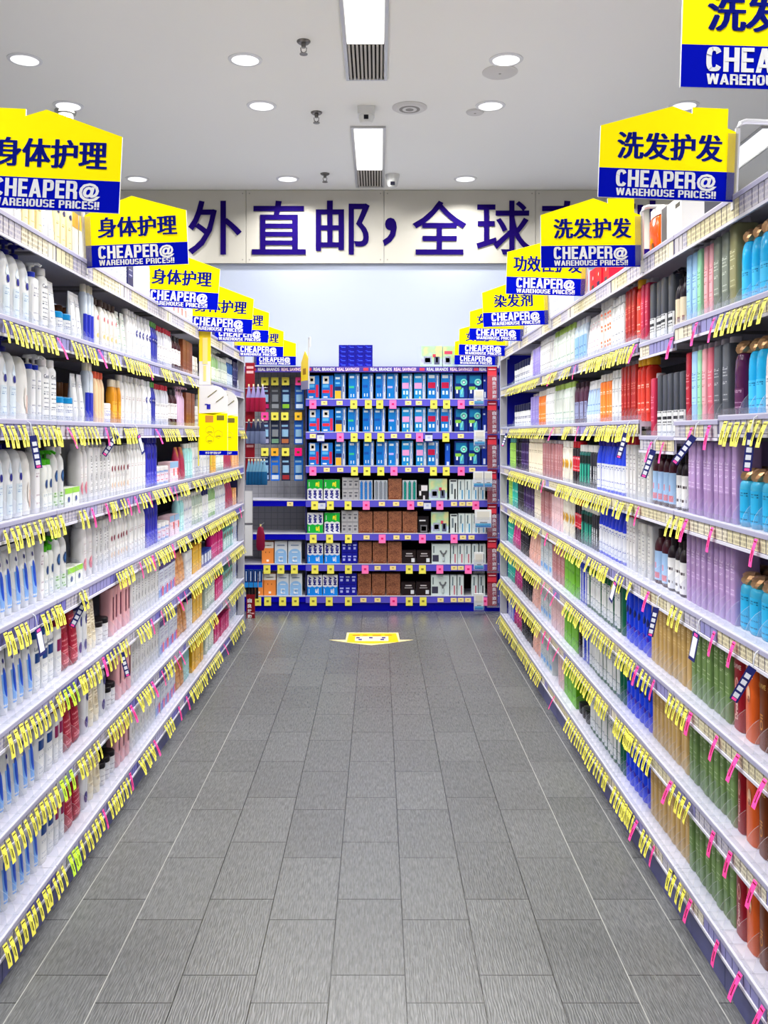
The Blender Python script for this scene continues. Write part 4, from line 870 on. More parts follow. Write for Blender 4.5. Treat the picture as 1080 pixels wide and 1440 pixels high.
for side, lev, k, y in far:
    s = 1 if side == 'L' else -1; x0 = lipx(side) + s * .0025; z0 = deck(side, lev, y) - .012
    flag_geo(m, R.uniform(.22, .5), R.uniform(-.006, .006), 'Y', lambda p, s=s, x0=x0, y=y, z0=z0: (x0 + s * p[0], y + s * p[1], z0 + p[2]))
o = link('price_flag_mass', m.build('price_flag_mass', [YEL, INK], 60)); o['kind'] = 'stuff'
tag(o, 'remaining yellow price flags crowding the far shelf fronts', 'price tags')

# ------------------------------------------------------------------ hanging shelf talkers
NVY = mat('#23275f', .4); PAPER = mat('#e6e8f2', .5)
m = M().box(0, .0012, -.0105, .0105, -.094, 0, 0)
for i in range(4): m.box(.0012, .0018, -.0065, .0065, -.03 - i * .018, -.018 - i * .018, 1)
m.box(.0012, .0018, -.006, .006, -.092, -.086, 2)
TALK = m.build('card', [NVY, PAPER, PINK], 0)
m = M().box(0, .0012, -.019, .019, -.08, 0, 0); m.box(.0012, .0018, -.014, .014, -.07, -.014, 1); m.box(.0012, .0019, -.010, .010, -.011, -.004, 2)
FRM = m.build('card', [NVY, PAPER, PINK], 0)
ARM = M().tube([(-.002, 0, .012), (.006, 0, .006), (.010, 0, -.01), (.012, 0, -.03)], .0016, n=6).build('arm', mat('#cfd2da', .2))
for side, lev, x, me, tilt, what in (('L', 2, 38, TALK, .12, 'narrow navy, leaning beside the white lotion bottles'), ('L', 2, 158, TALK, -.65, 'narrow navy, swung sideways near the pale slim bottles'), ('L', 2, 189, FRM, .3, 'navy-framed white, tilted on the'),
        ('L', 4, 45, FRM, .1, 'navy-framed white, hanging above blue-print tubes on the'), ('L', 4, 113, TALK, -.6, 'narrow navy, swung out over the crimson packs on the'), ('L', 5, 165, TALK, .2, 'narrow navy on the'),
        ('R', 2, 984, TALK, .6, 'pale strip swung across pink flags on the'), ('R', 2, 926, TALK, .3, 'pale strip by the lowered piece of the'), ('R', 2, 1066, TALK, .05, 'narrow straight one among yellow flags on the'), ('R', 2, 887, TALK, .25, 'navy strip above the white cartons on the'),
        ('R', 4, 930, TALK, .15, 'navy strip over the beige bottles on the'), ('R', 4, 988, FRM, .1, 'navy-framed white one over the sage bottles on the'), ('R', 4, 1068, TALK, .45, 'navy strip over the orange bottles on the'), ('R', 4, 872, FRM, .3, 'clear-white one near royal blue bottles on the'),
        ('R', 2, 716, TALK, .3, 'navy strip at the far end of the')):
    y = ypx(side, x); s = 1 if side == 'L' else -1
    o = empty('shelf_talker', (lipx(side) + s * .003, y, deck(side, lev, y) - .012), 0 if side == 'L' else math.pi)
    w = what + (' ' if what.endswith('the') else ' on the ') + f'{SIDE[side]} {LEV[lev]} shelf'
    tag(o, f'shelf talker, {w}', 'shelf talker', 'hanging shelf talkers')
    link('arm', ARM, o)
    c = link('card', me, o, (.013, 0, -.028)); c.rotation_euler = (tilt * s, -.15, (-.8 if me is TALK else -.1) * s)

# ================================================================== house-shaped aisle signs
YL = mat('#fbe208', .5, spec=.05); BL = mat('#05119a', .5, spec=.02); WH = mat('#f4f4f6', .45); NT_ = mat('#10186c', .5, spec=.02)
ROD = mat('#d9d9de', .3, .3)
def house(w, flip):
    p = [(0, 0), (1, 0), (1, .513), (.934, .54), (.934, .684), (.67, .685), (.67, .637), (.527, .687), (0, .525)]
    if flip: p = [(1 - x, y) for x, y in p][::-1]
    return [(x * w, y * w) for x, y in p]
SGN = {}
def aisle_sign(side, xl, xr, z, yl, yr, chars, label, span=(.125, .905), mount=None):
    X0 = (xl - VX) * z / F; w = (xr - xl) * z / F; zl = EYE - (yl - VY) * z / F; zr = EYE - (yr - VY) * z / F
    o = empty('aisle_sign', (X0, z, zl)); o.rotation_euler = (0, -math.atan2(zr - zl, w), 0)
    tag(o, label, 'sign', f'{SIDE[side]} yellow aisle signs')
    flip = side == 'L'; bw = w
    hp = house(w, flip); top = [q for q in hp]
    yb = .217 * w
    up = [(x, max(y, yb)) for x, y in hp]
    link('yellow_board', recalc(M().prism(up, 0, .006, 'xz', 0, 1).build('yellow_board', [YL, WH], 0)), o)
    link('blue_board', recalc(M().prism([(0, 0), (w, 0), (w, yb), (0, yb)], 0, .006, 'xz', 0, 1).build('blue_board', [BL, WH], 0)), o)
    m = M()
    put_block(m, 'CHEAPER', .126 * w, .712 * w, .082 * w, .206 * w, -.0008); put_text(m, '@', .722 * w, .868 * w, .07 * w, .196 * w, -.0008, 0, off=.035)
    put_block(m, 'WAREHOUSE PRICES!!', .13 * w, .865 * w, .017 * w, .070 * w, -.0008)
    link('slogan', m.build('slogan', WH, 0), o)
    if chars:
        m = M(); put_text(m, chars, span[0] * w, span[1] * w, .287 * w, .487 * w, -.0008, 0, off=.006, spread=.035)
        link('lettering', m.build('lettering', NT_, 0), o)
    # clear sleeve at the pole side, then the bent white rod
    px0 = -.004 if flip else w + .004; sg = -1 if flip else 1
    a, b = sorted((px0, px0 - sg * .075 * w))
    link('sleeve', M().box(a, b, -.004, -.003, .01 * w, .5 * w).build('sleeve', SLEEVE, 0), o)
    h = .6 * w; r = .0065; ww = .115
    link('rod', M().tube([(px0, .003, -.02), (px0, .003, h - .02), (px0 + sg * .006, .003, h - .006), (px0 + sg * .02, .003, h), (px0 + sg * (ww - .02), .003, h), (px0 + sg * (ww - .006), .003, h - .006), (px0 + sg * ww, .003, h - .02), (px0 + sg * ww, .003, h - .14)], r, n=10).build('rod', ROD), o)
    link('clip', M().box(px0 - .007, px0 + .007, -.004, .012, -.02, .02).build('clip', ROD, 0), o)
SLEEVE = clear_mat('clear_sleeve', (.86, .84, .78, 1), .25)
BC = '身体护理'
for i, (xl, xr, z, yl, yr) in enumerate([(-38, 167, 2.19, 290, 300), (121, 265, 3.09, 377, 371), (197, 306, 4.09, 429, 436), (260, 354, 5.0, 464, 470), (297, 377, 5.62, 479, 482), (329, 398, 6.5, 500.5, 502.5)]):
    aisle_sign('L', xl, xr, z, yl, yr, BC, f'yellow house-shaped body-care sign over the left shelving, {ordn(i)} of six')
aisle_sign('L', 357, 416, 7.43, 513.5, 514, None, 'yellow and blue house-shaped sign above the hanging toothbrush packs')
HC = '洗发护发'
aisle_sign('R', 957, 1234, 1.62, 122, 130, HC, 'huge cropped yellow hair-care sign at the top right corner')
aisle_sign('R', 841, 1032, 2.31, 276.5, 284, HC, 'large yellow hair-care sign whole in view, nearest of the uncut ones')
aisle_sign('R', 761, 902, 3.09, 376.5, 375, HC, 'yellow hair-care sign in front of the orange bottle on the top shelf')
aisle_sign('R', 711.5, 823, 4.0, 413, 416.5, '功效性护发', 'yellow sign with five characters, half covered by the hair-care sign', (.08, .95))
aisle_sign('R', 680, 772, 4.74, 460, 456, '染发剂', 'yellow hair-dye sign with three characters', (.17, .77))
aisle_sign('R', 660, 736, 5.7, 478, 479.5, '女士护理', 'yellow sign just behind the hair-dye sign')
aisle_sign('R', 645, 714, 6.48, 499, 501, '女性护理', 'yellow sign at the far end of the right shelving')
aisle_sign('R', 639, 700, 7.43, 512.5, 514, None, 'yellow and blue sign above the red strips of the back display')

# ------------------------------------------------------------------ promotion boards on the left shelving
o = empty('promotion_board', (0, 0, 0)); tag(o, 'narrow upright yellow and white panel on the left second shelf', 'promotion board')
z = 5.03; k = z / F
def bx(m, x0, x1, y0, y1, d0, d1, mi=0): m.box((x0 - VX) * k, (x1 - VX) * k, z + d0, z + d1, EYE - (y1 - VY) * k, EYE - (y0 - VY) * k, mi)
m = M(); bx(m, 280, 296, 465, 541, 0, .01, 0); bx(m, 280, 296, 508, 541, -.001, 0, 1)
link('board', m.build('board', [mat('#e9cf3c', .5), WH], 0), o)
m = M(); bx(m, 285, 292, 475, 512, -.003, -.002, 0); bx(m, 286, 290, 514, 536, -.003, -.002, 0); link('print', m.build('print', printed('#e3d692', '#6f6a4a', 14, 6, .8), 0), o)
def standee(z, xr, label):
    k = z / F; o = empty('promotion_standee', ((xr - 40 * 5.03 / z - VX) * k, z, EYE - (640 - VY) * k)); w = 40 * 5.03 / F; h = 98 * 5.03 / F
    tag(o, label, 'promotion board', 'white and yellow promotion boards')
    pts = [(0, 0), (w, 0), (w, h * .8)] + [(w * .5 + w * .5 * math.cos(t), h * .8 + h * .2 * math.sin(t)) for t in [math.pi / 2 * i / 8 for i in range(1, 9)]] + [(0, h)]
    link('white_board', recalc(M().prism(pts, 0, .006, 'xz').build('white_board', WH, 0)), o)
    m = M().box(0, w, -.001, 0, .065 * h, .6 * h, 0)
    m.add([(0, -.001, .6 * h), (w * .5, -.001, .58 * h), (w, -.001, .62 * h), (w, -.001, .6 * h), (0, -.001, .6 * h)], [(0, 1, 2)], 0)
    link('yellow_field', m.build('yellow_field', YL, 0), o)
    link('blue_foot', M().box(0, w, -.0012, 0, 0, .065 * h).build('blue_foot', BL, 0), o)
    m = M(); put_text(m, '科学验证', w * .22, w * .78, .016 * h, .05 * h, -.002, 0, off=.02)
    m.box(w * .22, w * .5, -.002, -.0015, .47 * h, .57 * h, 2); m.box(w * .62, w * .88, -.002, -.0015, .5 * h, .57 * h, 3)
    m.box(w * .27, w * .4, -.002, -.0015, .66 * h, .73 * h, 1); m.box(w * .2, w * .3, -.002, -.0015, .72 * h, .735 * h, 1)
    for cx, cz in ((.38, .36), (.68, .3), (.38, .23)):
        for i in range(6):
            a = math.pi / 3 * i; b = a + math.pi / 3; r = .15 * w
            m.tube([(w * cx + r * math.sin(a), -.002, cz * h + r * math.cos(a)), (w * cx + r * math.sin(b), -.002, cz * h + r * math.cos(b))], .0006, 3, 4)
        m.box(w * cx - .012, w * cx + .012, -.002, -.0015, cz * h - .012, cz * h - .008, 3)
    for (x0, z0), (x1, z1) in (((.3, .83), (.62, .93)), ((.6, .76), (.86, .84))): m.tube([(w * x0, -.002, h * z0), (w * x1, -.002, h * z1)], .0022, 3, 4)
    link('print', m.build('print', [WH, mat('#2a2a9c', .5), mat('#b9823c', .5), mat('#6b6430', .5)], 0), o)
    link('hook', M().tube([(-.004, .003, -.06), (-.004, .003, h)], .004).build('hook', mat('#d8c95a', .4)), o)
standee(5.03, 320, 'white and yellow board with blue foot hanging from the left shelving, nearer of two')
standee(5.40, 334.5, 'white and yellow board half hidden behind its twin on the left shelving')
# ================================================================== the oral-care display across the far end
DZ = 7.475; PZ = 7.51; DK = [562, 608.5, 656, 704, 751, 794, 839]
kz = PZ / F
def dx(x, z=PZ): return (x - VX) * z / F
def dzz(y, z=PZ): return EYE - (y - VY) * z / F
DECKZ = [dzz(y, DZ) for y in DK]
xa, xm, xb = dx(300, DZ), dx(430, DZ), dx(702, DZ)
st = empty('display_stand', (0, DZ, 0)); tag(st, 'blue-fronted oral-care display shelving across the end of the aisle', 'display shelving')
LIL = mat('#5a55b8', .4); DNV = mat('#110f96', .4, spec=.05); BLK = mat('#1c1a1c', .7); WLED = mat('#dcdcea', .4)
link('kick_panel', M().box(xa, xb, .012, .03, 0, DECKZ[6] - .03).build('kick_panel', mat('#0c0c8c', .3, spec=.1), 0), st)
link('back_panel', M().box(xm, xb, .40, .415, .05, 2.0).build('back_panel', BLK, 0), st)
t = NT('grey_mesh_panel'); tc = t.n('ShaderNodeTexCoord'); sp = t.n('ShaderNodeSeparateXYZ'); t.l(tc.outputs['Object'], sp.inputs[0])
g = None
for ax, pit in ((0, .055), (2, .055)):
    q = t.math('LESS_THAN', t.math('FRACT', t.math('DIVIDE', t.math('ADD', sp.outputs[ax], 10), pit)), .1); g = q if g is None else t.math('MAXIMUM', g, q)
t.l(t.mix(g, lin('#8a8b91'), lin('#73747b')), t.b.inputs['Base Color']); t.b.inputs['Roughness'].default_value = .5
link('mesh_panel', M().box(xa, xm - .004, .36, .375, .1, 2.0).build('mesh_panel', t.m, 0), st)
link('divider_panel', M().box(xm - .006, xm + .006, .03, .4, 0.04, 1.99).build('divider_panel', mat('#2b2c55', .5), 0), st)
link('side_panel', M().box(xb, xb + .02, .0, .42, 0, 2.02).build('side_panel', DNV, 0), st)
for i, z in enumerate(DECKZ):
    s = link('shelf', M().box(xm + .006, xb, .006, .40, -.022, 0).build('shelf', WLED, 0), st, (0, 0, z))
    link('ticket_strip', M().box(xm, xb, 0, .006, -.052, .002).build('ticket_strip', [LIL, WLED], 0), s)
    link('ledge', M().box(xm, xb, -.002, .006, .002, .008).build('ledge', WLED, 0), s)
    if i >= 3:
        s = link('shelf', M().box(xa, xm - .006, .006, .36, -.022, 0).build('shelf', WLED, 0), st, (0, 0, z))
        link('ticket_strip', M().box(xa, xm - .002, 0, .006, -.046, .0).build('ticket_strip', DNV, 0), s)
        link('ledge', M().box(xa, xm - .002, -.002, .006, .0, .008).build('ledge', WLED, 0), s)
hz0, hz1 = dzz(523.5, DZ), dzz(515.5, DZ)
hd = link('header', M().box(xa, xb, -.01, .02, hz0, hz1).build('header', mat('#4b3f8f', .45), 0), st)
link('top_cover', M().box(xa, xb, .02, .42, hz1 - .02, hz1).build('top_cover', mat('#c9c9d4', .5), 0), st)
m = M()
for x in (357, 435, 515, 594, 670):
    zz = DZ - .0115
    def T(s, x0, x1, mi):
        if x0 >= 684: return
        put_text(m, s, dx(x0, DZ), dx(x1, DZ), hz0 + .010, hz1 - .010, -.0115, mi, off=.02)
    m.box(dx(x - 4, DZ), dx(x + 3, DZ), -.0115, -.011, hz0 + .012, hz1 - .012, 1)
    if x < 670: T('REAL BRANDS', x + 6, x + 36, 0); T('REAL SAVINGS!', x + 39, x + 70, 2)
    else: T('REAL', x + 4, x + 14, 0)
link('slogan', m.build('slogan', [WH, mat('#c2475a', .5), mat('#f2d6df', .5)], 0), hd)

def thing_at(name, x0, x1, row=None, ybase=None, z=PZ):
    zb = DECKZ[row] + .0006 if row is not None else dzz(ybase, z)
    return empty(name, (dx((x0 + x1) / 2, z), z, zb)), (x1 - x0) * z / F
ROWN = ['top', 'second', 'third', 'fourth', 'fifth', 'sixth', 'bottom']
def H(row, ytop): return (DK[row] - ytop) * kz
def front_word(m, s, cx, cz, w, h, mi, vert=False, y=-.0016, off=.03, up=True):
    V, Fc, tw = text2d(s, off); v = []
    for x, q in V:
        a = (x / tw - .5) * w; b = (q - .5) * h
        v.append((cx - b if up else cx + b, y, cz + a if up else cz - a) if vert else (cx + a, y, cz + b))
    m.add(v, Fc, mi)
def box_thing(name, cat, label, x0, x1, row, ytop, col, deco=None, depth=.1, group=None, ybase=None, rough=.4, extra=None):
    o, w = thing_at(name, x0, x1, row, ybase); w -= .003
    h = H(row, ytop) if row is not None else (ybase - ytop) * kz
    tag(o, label, cat, group)
    link('carton', M().box(-w / 2, w / 2, 0, depth, 0, h).build('carton', col if not isinstance(col, str) else mat(col, rough), 0), o)
    if deco:
        m = M(); ms = []
        for c, a, b, c0, c1 in deco:
            mm = mat(c, .4) if isinstance(c, str) else c
            if mm not in ms: ms.append(mm)
            m.box(-w / 2 + a * w, -w / 2 + b * w, -.0012, 0, c0 * h, c1 * h, ms.index(mm))
        link('printed_front', m.build('printed_front', ms, 0), o)
    if extra: extra(o, w, h)
    return o
# --- electric toothbrush boxes, three shelves
def brush(col):
    def f(o, w, h):
        m = M(); x = w * .34
        m.loft([(h * .04, .008, .008, 2.4), (h * .08, .010, .010), (h * .45, .0095, .0095), (h * .6, .005, .005), (h * .78, .0035, .0035), (h * .8, .006, .005), (h * .9, .006, .005), (h * .92, .003, .003)], 0, (-.011, x), 12)
        m.v = [(y, x0, z) for x0, y, z in m.v]; m.f = [q[::-1] for q in m.f]
        m.box(x - .004, x + .004, -.0225, -.0195, h * .3, h * .5, 1)
        link('toothbrush', m.build('toothbrush', [mat('#eef0f4', .3), mat(col, .4)]), o)
        link('window', M().box(x - .018, x + .0155, -.0255, -.0245, h * .02, h * .97).build('window', CLEAR, 0), o)
    return f
def ring_mark(o, w, h):
    m = M(); c = [(w * .2 + w * .2 * math.cos(2 * math.pi * i / 16), -.004, h * .66 + w * .2 * math.sin(2 * math.pi * i / 16)) for i in range(17)]
    m.tube(c, w * .07, 0); m.tube([(w * .12, -.004, h * .45), (w * .02, -.004, h * .2)], w * .06, 0)
    m.box(w * .12, w * .28, -.003, 0, h * .62, h * .70, 1); link('ring_picture', m.build('ring_picture', [mat('#7ed3c4', .4), mat('#e6f2f0', .4)]), o)
def oral(x, q): return ('#e9f1f7', .08, .55, .83, .92)
base = [('#2a86c0', .04, .5, .5, .8)]
VAR = {
 'kids': ('#2268b4', [('#e6e5e3', .1, .62, .66, .97), ('#4a4448', .25, .5, .76, .88), ('#5aa6d8', .1, .6, .5, .63), ('#b72d4c', .72, .95, .1, .62), ('#cf3040', .08, .66, .28, .4), ('#e7eef5', .15, .5, .08, .14)], None, 'blue children\'s brush box with white top patch and red side'),
 'gold': ('#166aae', [('#dcebf5', .1, .5, .78, .86), ('#1b2a5c', .05, .6, .36, .5), ('#d6a83c', .05, .6, .04, .34), ('#7fbbe0', .1, .5, .6, .66)], '#2d3f8c', 'blue toothbrush box with gold panel'),
 'green': ('#176fb4', [('#dcebf5', .1, .5, .82, .9), ('#3fae86', .05, .5, .44, .52), ('#dfeef6', .18, .26, .1, .22), ('#dfeef6', .42, .5, .1, .22)], '#2d3f8c', 'bright blue toothbrush box with green line'),
 'blue': ('#1468b0', [('#dcebf5', .1, .5, .8, .88), ('#1a4f9c', .05, .5, .46, .56), ('#dfeef6', .18, .26, .12, .24), ('#dfeef6', .42, .5, .12, .24)], '#7aa7dc', 'bright blue toothbrush box with navy line'),
 'lilac': ('#1770b4', [('#dcebf5', .1, .5, .8, .88), ('#a9a6e0', .05, .5, .44, .52), ('#dfeef6', .18, .26, .12, .24)], '#2d3f8c', 'bright blue toothbrush box with lilac line'),
 'pink': ('#1f7db4', [('#dcebf5', .1, .6, .82, .9), ('#d79ac4', .04, .66, .42, .64), ('#cfe6f2', .12, .28, .2, .34), ('#cfe6f2', .42, .58, .2, .34), ('#c6cf86', .44, .56, .04, .12)], '#8fa5d6', 'blue toothbrush box with pink panel'),
 'red': ('#1c6cae', [('#e1ecf4', .1, .6, .82, .94), ('#a81f44', .04, .66, .44, .66), ('#cfe6f2', .12, .28, .2, .34), ('#cfe6f2', .42, .58, .2, .34)], '#2d3f8c', 'blue toothbrush box with crimson panel'),
 'orbit': ('#14286c', [('#1f6f9a', .1, .9, .62, .92), ('#7fb64a', .05, .5, .38, .5), ('#e6eef5', .12, .26, .24, .38), ('#5aa9c9', .4, .7, .1, .4)], None, 'wide navy toothbrush box with green and aqua ring'),
 'plain': ('#1a2f86', [('#dfe6f2', .2, .6, .7, .76), ('#cfd9ec', .3, .7, .08, .3)], None, 'narrow navy box'),
}
RW = [[('kids', 432, 449), ('kids', 452, 469), ('gold', 470, 486), ('green', 490, 506), ('blue', 509, 525), ('blue', 528, 543), ('lilac', 544, 560), ('pink', 565, 580), ('pink', 582, 599), ('red', 601, 618), ('red', 620, 637), ('orbit', 639, 658), ('orbit', 658.5, 678), ('plain', 679, 685)],
      [('kids', 434, 450), ('kids', 452, 469), ('gold', 471, 487), ('green', 489, 505), ('blue', 510, 525), ('blue', 526, 542), ('lilac', 546, 562), ('pink', 565, 581), ('pink', 583, 599), ('red', 601, 618), ('red', 619.5, 636), ('orbit', 639, 658), ('orbit', 658.5, 677), ('plain', 678, 685)],
      [('kids', 434, 449), ('kids', 451, 468), ('gold', 471, 486), ('green', 490, 506), ('blue', 511, 526), ('blue', 529, 545), ('lilac', 546, 561), ('pink', 565, 581), ('pink', 585, 600), ('red', 601, 617), ('orbit', 639, 658), ('orbit', 658.5, 676), ('plain', 677, 685)]]
for r, row in enumerate(RW):
    cnt = {}
    for kx in row: cnt[kx[0]] = cnt.get(kx[0], 0) + 1
    seen = {}
    for kk, x0, x1 in row:
        col, deco, bc, ds = VAR[kk]; i = seen.get(kk, 0); seen[kk] = i + 1
        pos = '' if cnt[kk] == 1 else (', left twin' if i == 0 else ', right twin')
        box_thing('toothbrush_box', 'toothbrush box', f'{ds}, {ROWN[r]} display shelf{pos}', x0, x1, r, [524, 572, 619][r] + (4 if kk in ('kids',) else 1), col, deco, .12, 'toothbrush boxes on the back display', extra=brush(bc) if bc else (ring_mark if kk == 'orbit' else None))
box_thing('toothbrush_box', 'toothbrush box', 'slim royal blue box standing sideways in a gap, third shelf of the back display', 626, 633, 2, 624, '#1f4fae', [('#e3e8f2', .3, .8, .04, .2), ('#6fa4dc', .3, .6, .7, .9)], .12)
# --- lower shelves
def aim(band, flip):
    def f(o, w, h):
        m = M(); ww = w
        b0, b1 = (0, .46) if flip else (.54, 1)
        m.box(-w / 2, w / 2, -.0012, 0, h * b0, h * b1, 1)
        lo = .46 if flip else 0
        for i in range(3):
            cx = -w / 2 + w * (i + .5) / 3
            tip = h * (.46 - .05) if flip else h * (.54 + .05)
            e = h * .46 if flip else h * .54
            m.add([(cx - w / 6, -.0014, e), (cx + w / 6, -.0014, e), (cx, -.0014, tip)], [(0, 1, 2)], 0)
            front_word(m, 'AIM', cx, h * (lo + .27), h * .42, w * .2, 2, True, off=.05, up=not flip)
        front_word(m, '3', w * .12, h * (b0 + b1) / 2 , h * .2, w * .16, 3, True, off=.05, up=not flip)
        m.box(w * .22, w * .27, -.0014, -.0012, h * (b0 + .1), h * (b1 - .1), 3); m.box(-w * .4, -w * .36, -.0014, -.0012, h * (b0 + .12), h * (b1 - .12), 0)
        link('printed_front', m.build('printed_front', [mat('#eceef4', .4), mat(band, .4), mat('#1b1d78', .4), mat('#e8d93c' if band != '#1f7fd0' else '#eef2f8', .4)], 0), o)
    return f
for r, its in ((3, [(432, 454, '#1f9a3c', 0), (455, 478, '#1f9a3c', 0)]), (4, [(432, 454.5, '#1f9a3c', 1), (456, 478, '#1f9a3c', 0)]), (5, [(432, 454.5, '#1f7fd0', 1), (456, 478, '#1f7fd0', 1)]), (6, [(432, 453, '#1f7fd0', 1), (453.5, 475, '#1f7fd0', 1)])):
    for i, (x0, x1, bd, fl_) in enumerate(its):
        box_thing('toothpaste_pack', 'toothpaste pack', f'{"green" if "9a" in bd else "blue"} and white triple toothpaste pack, {ROWN[r]} display shelf, {"left" if i == 0 else "right"} one', x0, x1, r, [0, 0, 0, 675, 722, 765, 810][r], '#eceef4', None, .08, 'triple toothpaste packs', extra=aim(bd, fl_))
def tubes3(c1, c2):
    def f(o, w, h):
        m = M()
        for j in (0, 1):
            for i in range(3):
                cx = -w / 2 + w * (i + .5) / 3; z0 = h * .5 * j
                m.box(cx - w * .15, cx + w * .15, -.0014, 0, z0 + h * .04, z0 + h * .46, 0)
                m.box(cx - w * .1, cx + w * .1, -.0022, -.0014, z0 + h * .3, z0 + h * .36, 1); m.box(cx - w * .08, cx + w * .06, -.0022, -.0014, z0 + h * .14, z0 + h * .24, 1)
        link('printed_front', m.build('printed_front', [mat(c1, .35), mat(c2, .4)], 0), o)
    return f
for r, x0, x1, c, c1, c2, nm in ((3, 481, 505, '#8b8b90', '#a4a4a8', '#606068', 'grey'), (4, 480, 504, '#8b8b90', '#a4a4a8', '#606068', 'grey'), (5, 480, 503, '#15157a', '#1b1d8c', '#aab0e0', 'navy'), (6, 476, 502, '#15157a', '#1b1d8c', '#aab0e0', 'navy')):
    box_thing('floss_pack', 'floss pack', f'{nm} block of six small packs on the {ROWN[r]} display shelf', x0, x1, r, [0, 0, 0, 672, 719, 762, 807][r], c, None, .09, extra=tubes3(c1, c2))
def pens(c):
    def f(o, w, h):
        for i in range(3):
            m = M(); cx = -w / 2 + w * (i + .5) / 3
            m.tube([(cx, -.006, h * .04), (cx, -.006, h * .9)], w * .11); m.tube([(cx, -.006, h * .9), (cx, -.006, h * .97)], w * .06)
            link('pen', m.build('pen', mat(c, .25)), o)
        link('film', M().box(-w / 2, w / 2, -.016, -.0155, 0, h).build('film', CLEAR, 0), o)
    return f
for x0, x1, c, nm in ((505, 524, '#2f6fb0', 'blue'), (526, 545, '#7d838c', 'silver'), (566, 586, '#1d7a70', 'teal')):
    box_thing('whitening_pack', 'whitening pen pack', f'white pack with three {nm} pens on the fourth display shelf', x0, x1, 3, 676, '#dfe3ea', None, .03, extra=pens(c))
t = NT('brown_floral_print'); tc = t.n('ShaderNodeTexCoord'); n1 = t.n('ShaderNodeTexNoise'); n1.inputs['Scale'].default_value = 30; n1.inputs['Detail'].default_value = 3; n1.inputs['Distortion'].default_value = 2.5
t.l(tc.outputs['Object'], n1.inputs['Vector']); t.l(t.mix(t.math('LESS_THAN', t.math('ABSOLUTE', t.math('SUBTRACT', n1.outputs[0], .5)), .045), lin('#8a5a3f'), lin('#5e3322')), t.b.inputs['Base Color'])
BROWN = t.m
for r, xs in ((3, [(546, 565)]), (4, [(504, 524), (525, 545), (546, 565), (566, 587)]), (5, [(504, 523), (524, 544), (545, 565)]), (6, [(503, 522), (523, 542), (543, 563)])):
    for i, (x0, x1) in enumerate(xs):
        lb = 'single brown patterned carton among pen packs on the fourth display shelf' if r == 3 else f'brown patterned carton, {["first", "second", "third", "fourth"][i]} from the left on the {ROWN[r]} display shelf'
        box_thing('toothpaste_carton', 'carton', lb, x0, x1, r, [0, 0, 0, 674, 720, 763, 808][r], BROWN, [('#6b3d29', .1, .75, .05, .11)], .1, 'brown patterned cartons')
box_thing('whitening_kit', 'whitening kit', 'small black and white kit on the fourth display shelf', 588, 602, 3, 682, '#1b191b', [('#e9e6ea', .3, .95, .6, .95), ('#d9d6da', .1, .3, .3, .6), ('#c9c6ca', .5, .7, .05, .3)], .07)
box_thing('whitening_kit', 'whitening kit', 'black carton with round grey badge on the fifth display shelf', 588, 603, 4, 727, '#1a171a', [('#c9c9cc', .1, .7, .72, .8), ('#6b6a6d', .2, .85, .08, .5), ('#232023', .3, .75, .16, .42), ('#d9d9dc', .35, .65, .26, .32)], .07)
for r, xs in ((5, [(565, 585), (586, 606)]), (6, [(564, 584), (585, 605)])):
    for i, (x0, x1) in enumerate(xs):
        box_thing('whitening_kit', 'whitening kit', f'low black carton with white dot, {"left" if i == 0 else "right"} one on the {ROWN[r]} display shelf', x0, x1, r, [0, 0, 0, 0, 0, 775, 820][r], '#1f1719', [('#bdb7ba', .3, .75, .72, .8), ('#a9a3a6', .25, .8, .56, .62), ('#d3d6da', .68, .92, .14, .42), ('#5a2f34', .02, .98, 0, .05)], .07, 'low black whitening cartons')
t = NT('holographic_film'); tc = t.n('ShaderNodeTexCoord'); n1 = t.n('ShaderNodeTexNoise'); n1.inputs['Scale'].default_value = 7; t.l(tc.outputs['Object'], n1.inputs['Vector'])
rp = t.n('ShaderNodeValToRGB'); t.l(n1.outputs[0], rp.inputs[0])
for p, c in ((.3, '#b9a9d9'), (.42, '#c9d9e6'), (.5, '#b7dcb0'), (.58, '#e3dfa6'), (.68, '#d9b0c4')):
    e = rp.color_ramp.elements.new(p); e.color = lin(c)
t.l(rp.outputs[0], t.b.inputs['Base Color']); t.b.inputs['Metallic'].default_value = .35; t.b.inputs['Roughness'].default_value = .3
HOLO = t.m
hd_ = [('#9aa0b4', .12, .5, .12, .5), ('#d9dce6', .18, .44, .2, .42), ('#5c6076', .62, .88, .1, .48), ('#eef0f6', .7, .8, .2, .45), ('#c04a5c', .55, .7, .45, .6)]
for r, x0, x1 in ((3, 603, 629), (4, 606, 631)): box_thing('whitening_kit', 'whitening kit', f'shimmering silver rainbow carton on the {ROWN[r]} display shelf', x0, x1, r, 674 if r == 3 else 721, HOLO, hd_, .08)
for x0, x1, lb in ((592, 622, 'shimmering rainbow carton on top of the display, whole one'), (622.5, 645, 'pinkish rainbow carton on top of the display, half behind a sign')):
    box_thing('whitening_kit', 'whitening kit', lb, x0, x1, None, 486.5, HOLO, hd_ if x0 < 600 else hd_[:2] + [('#c9506a', .1, .6, .6, .75)], .1, ybase=515.4)
for r, x0, x1, yt in ((3, 632, 643, 675), (4, 633, 643.5, 724)): box_thing('whitening_box', 'whitening box', f'slim white carton with black pen picture on the {ROWN[r]} display shelf', x0, x1, r, yt, '#e3ecea', [('#22222a', .1, .9, .9, .97), ('#24242c', .62, .82, .06, .55), ('#6d7a80', .2, .45, .3, .8)], .06)
def glo(c): return [(c, .55, .75, .06, .5), ('#5a6a72', .3, .48, .5, .92), ('#b9c9cc', .12, .3, .3, .6)]
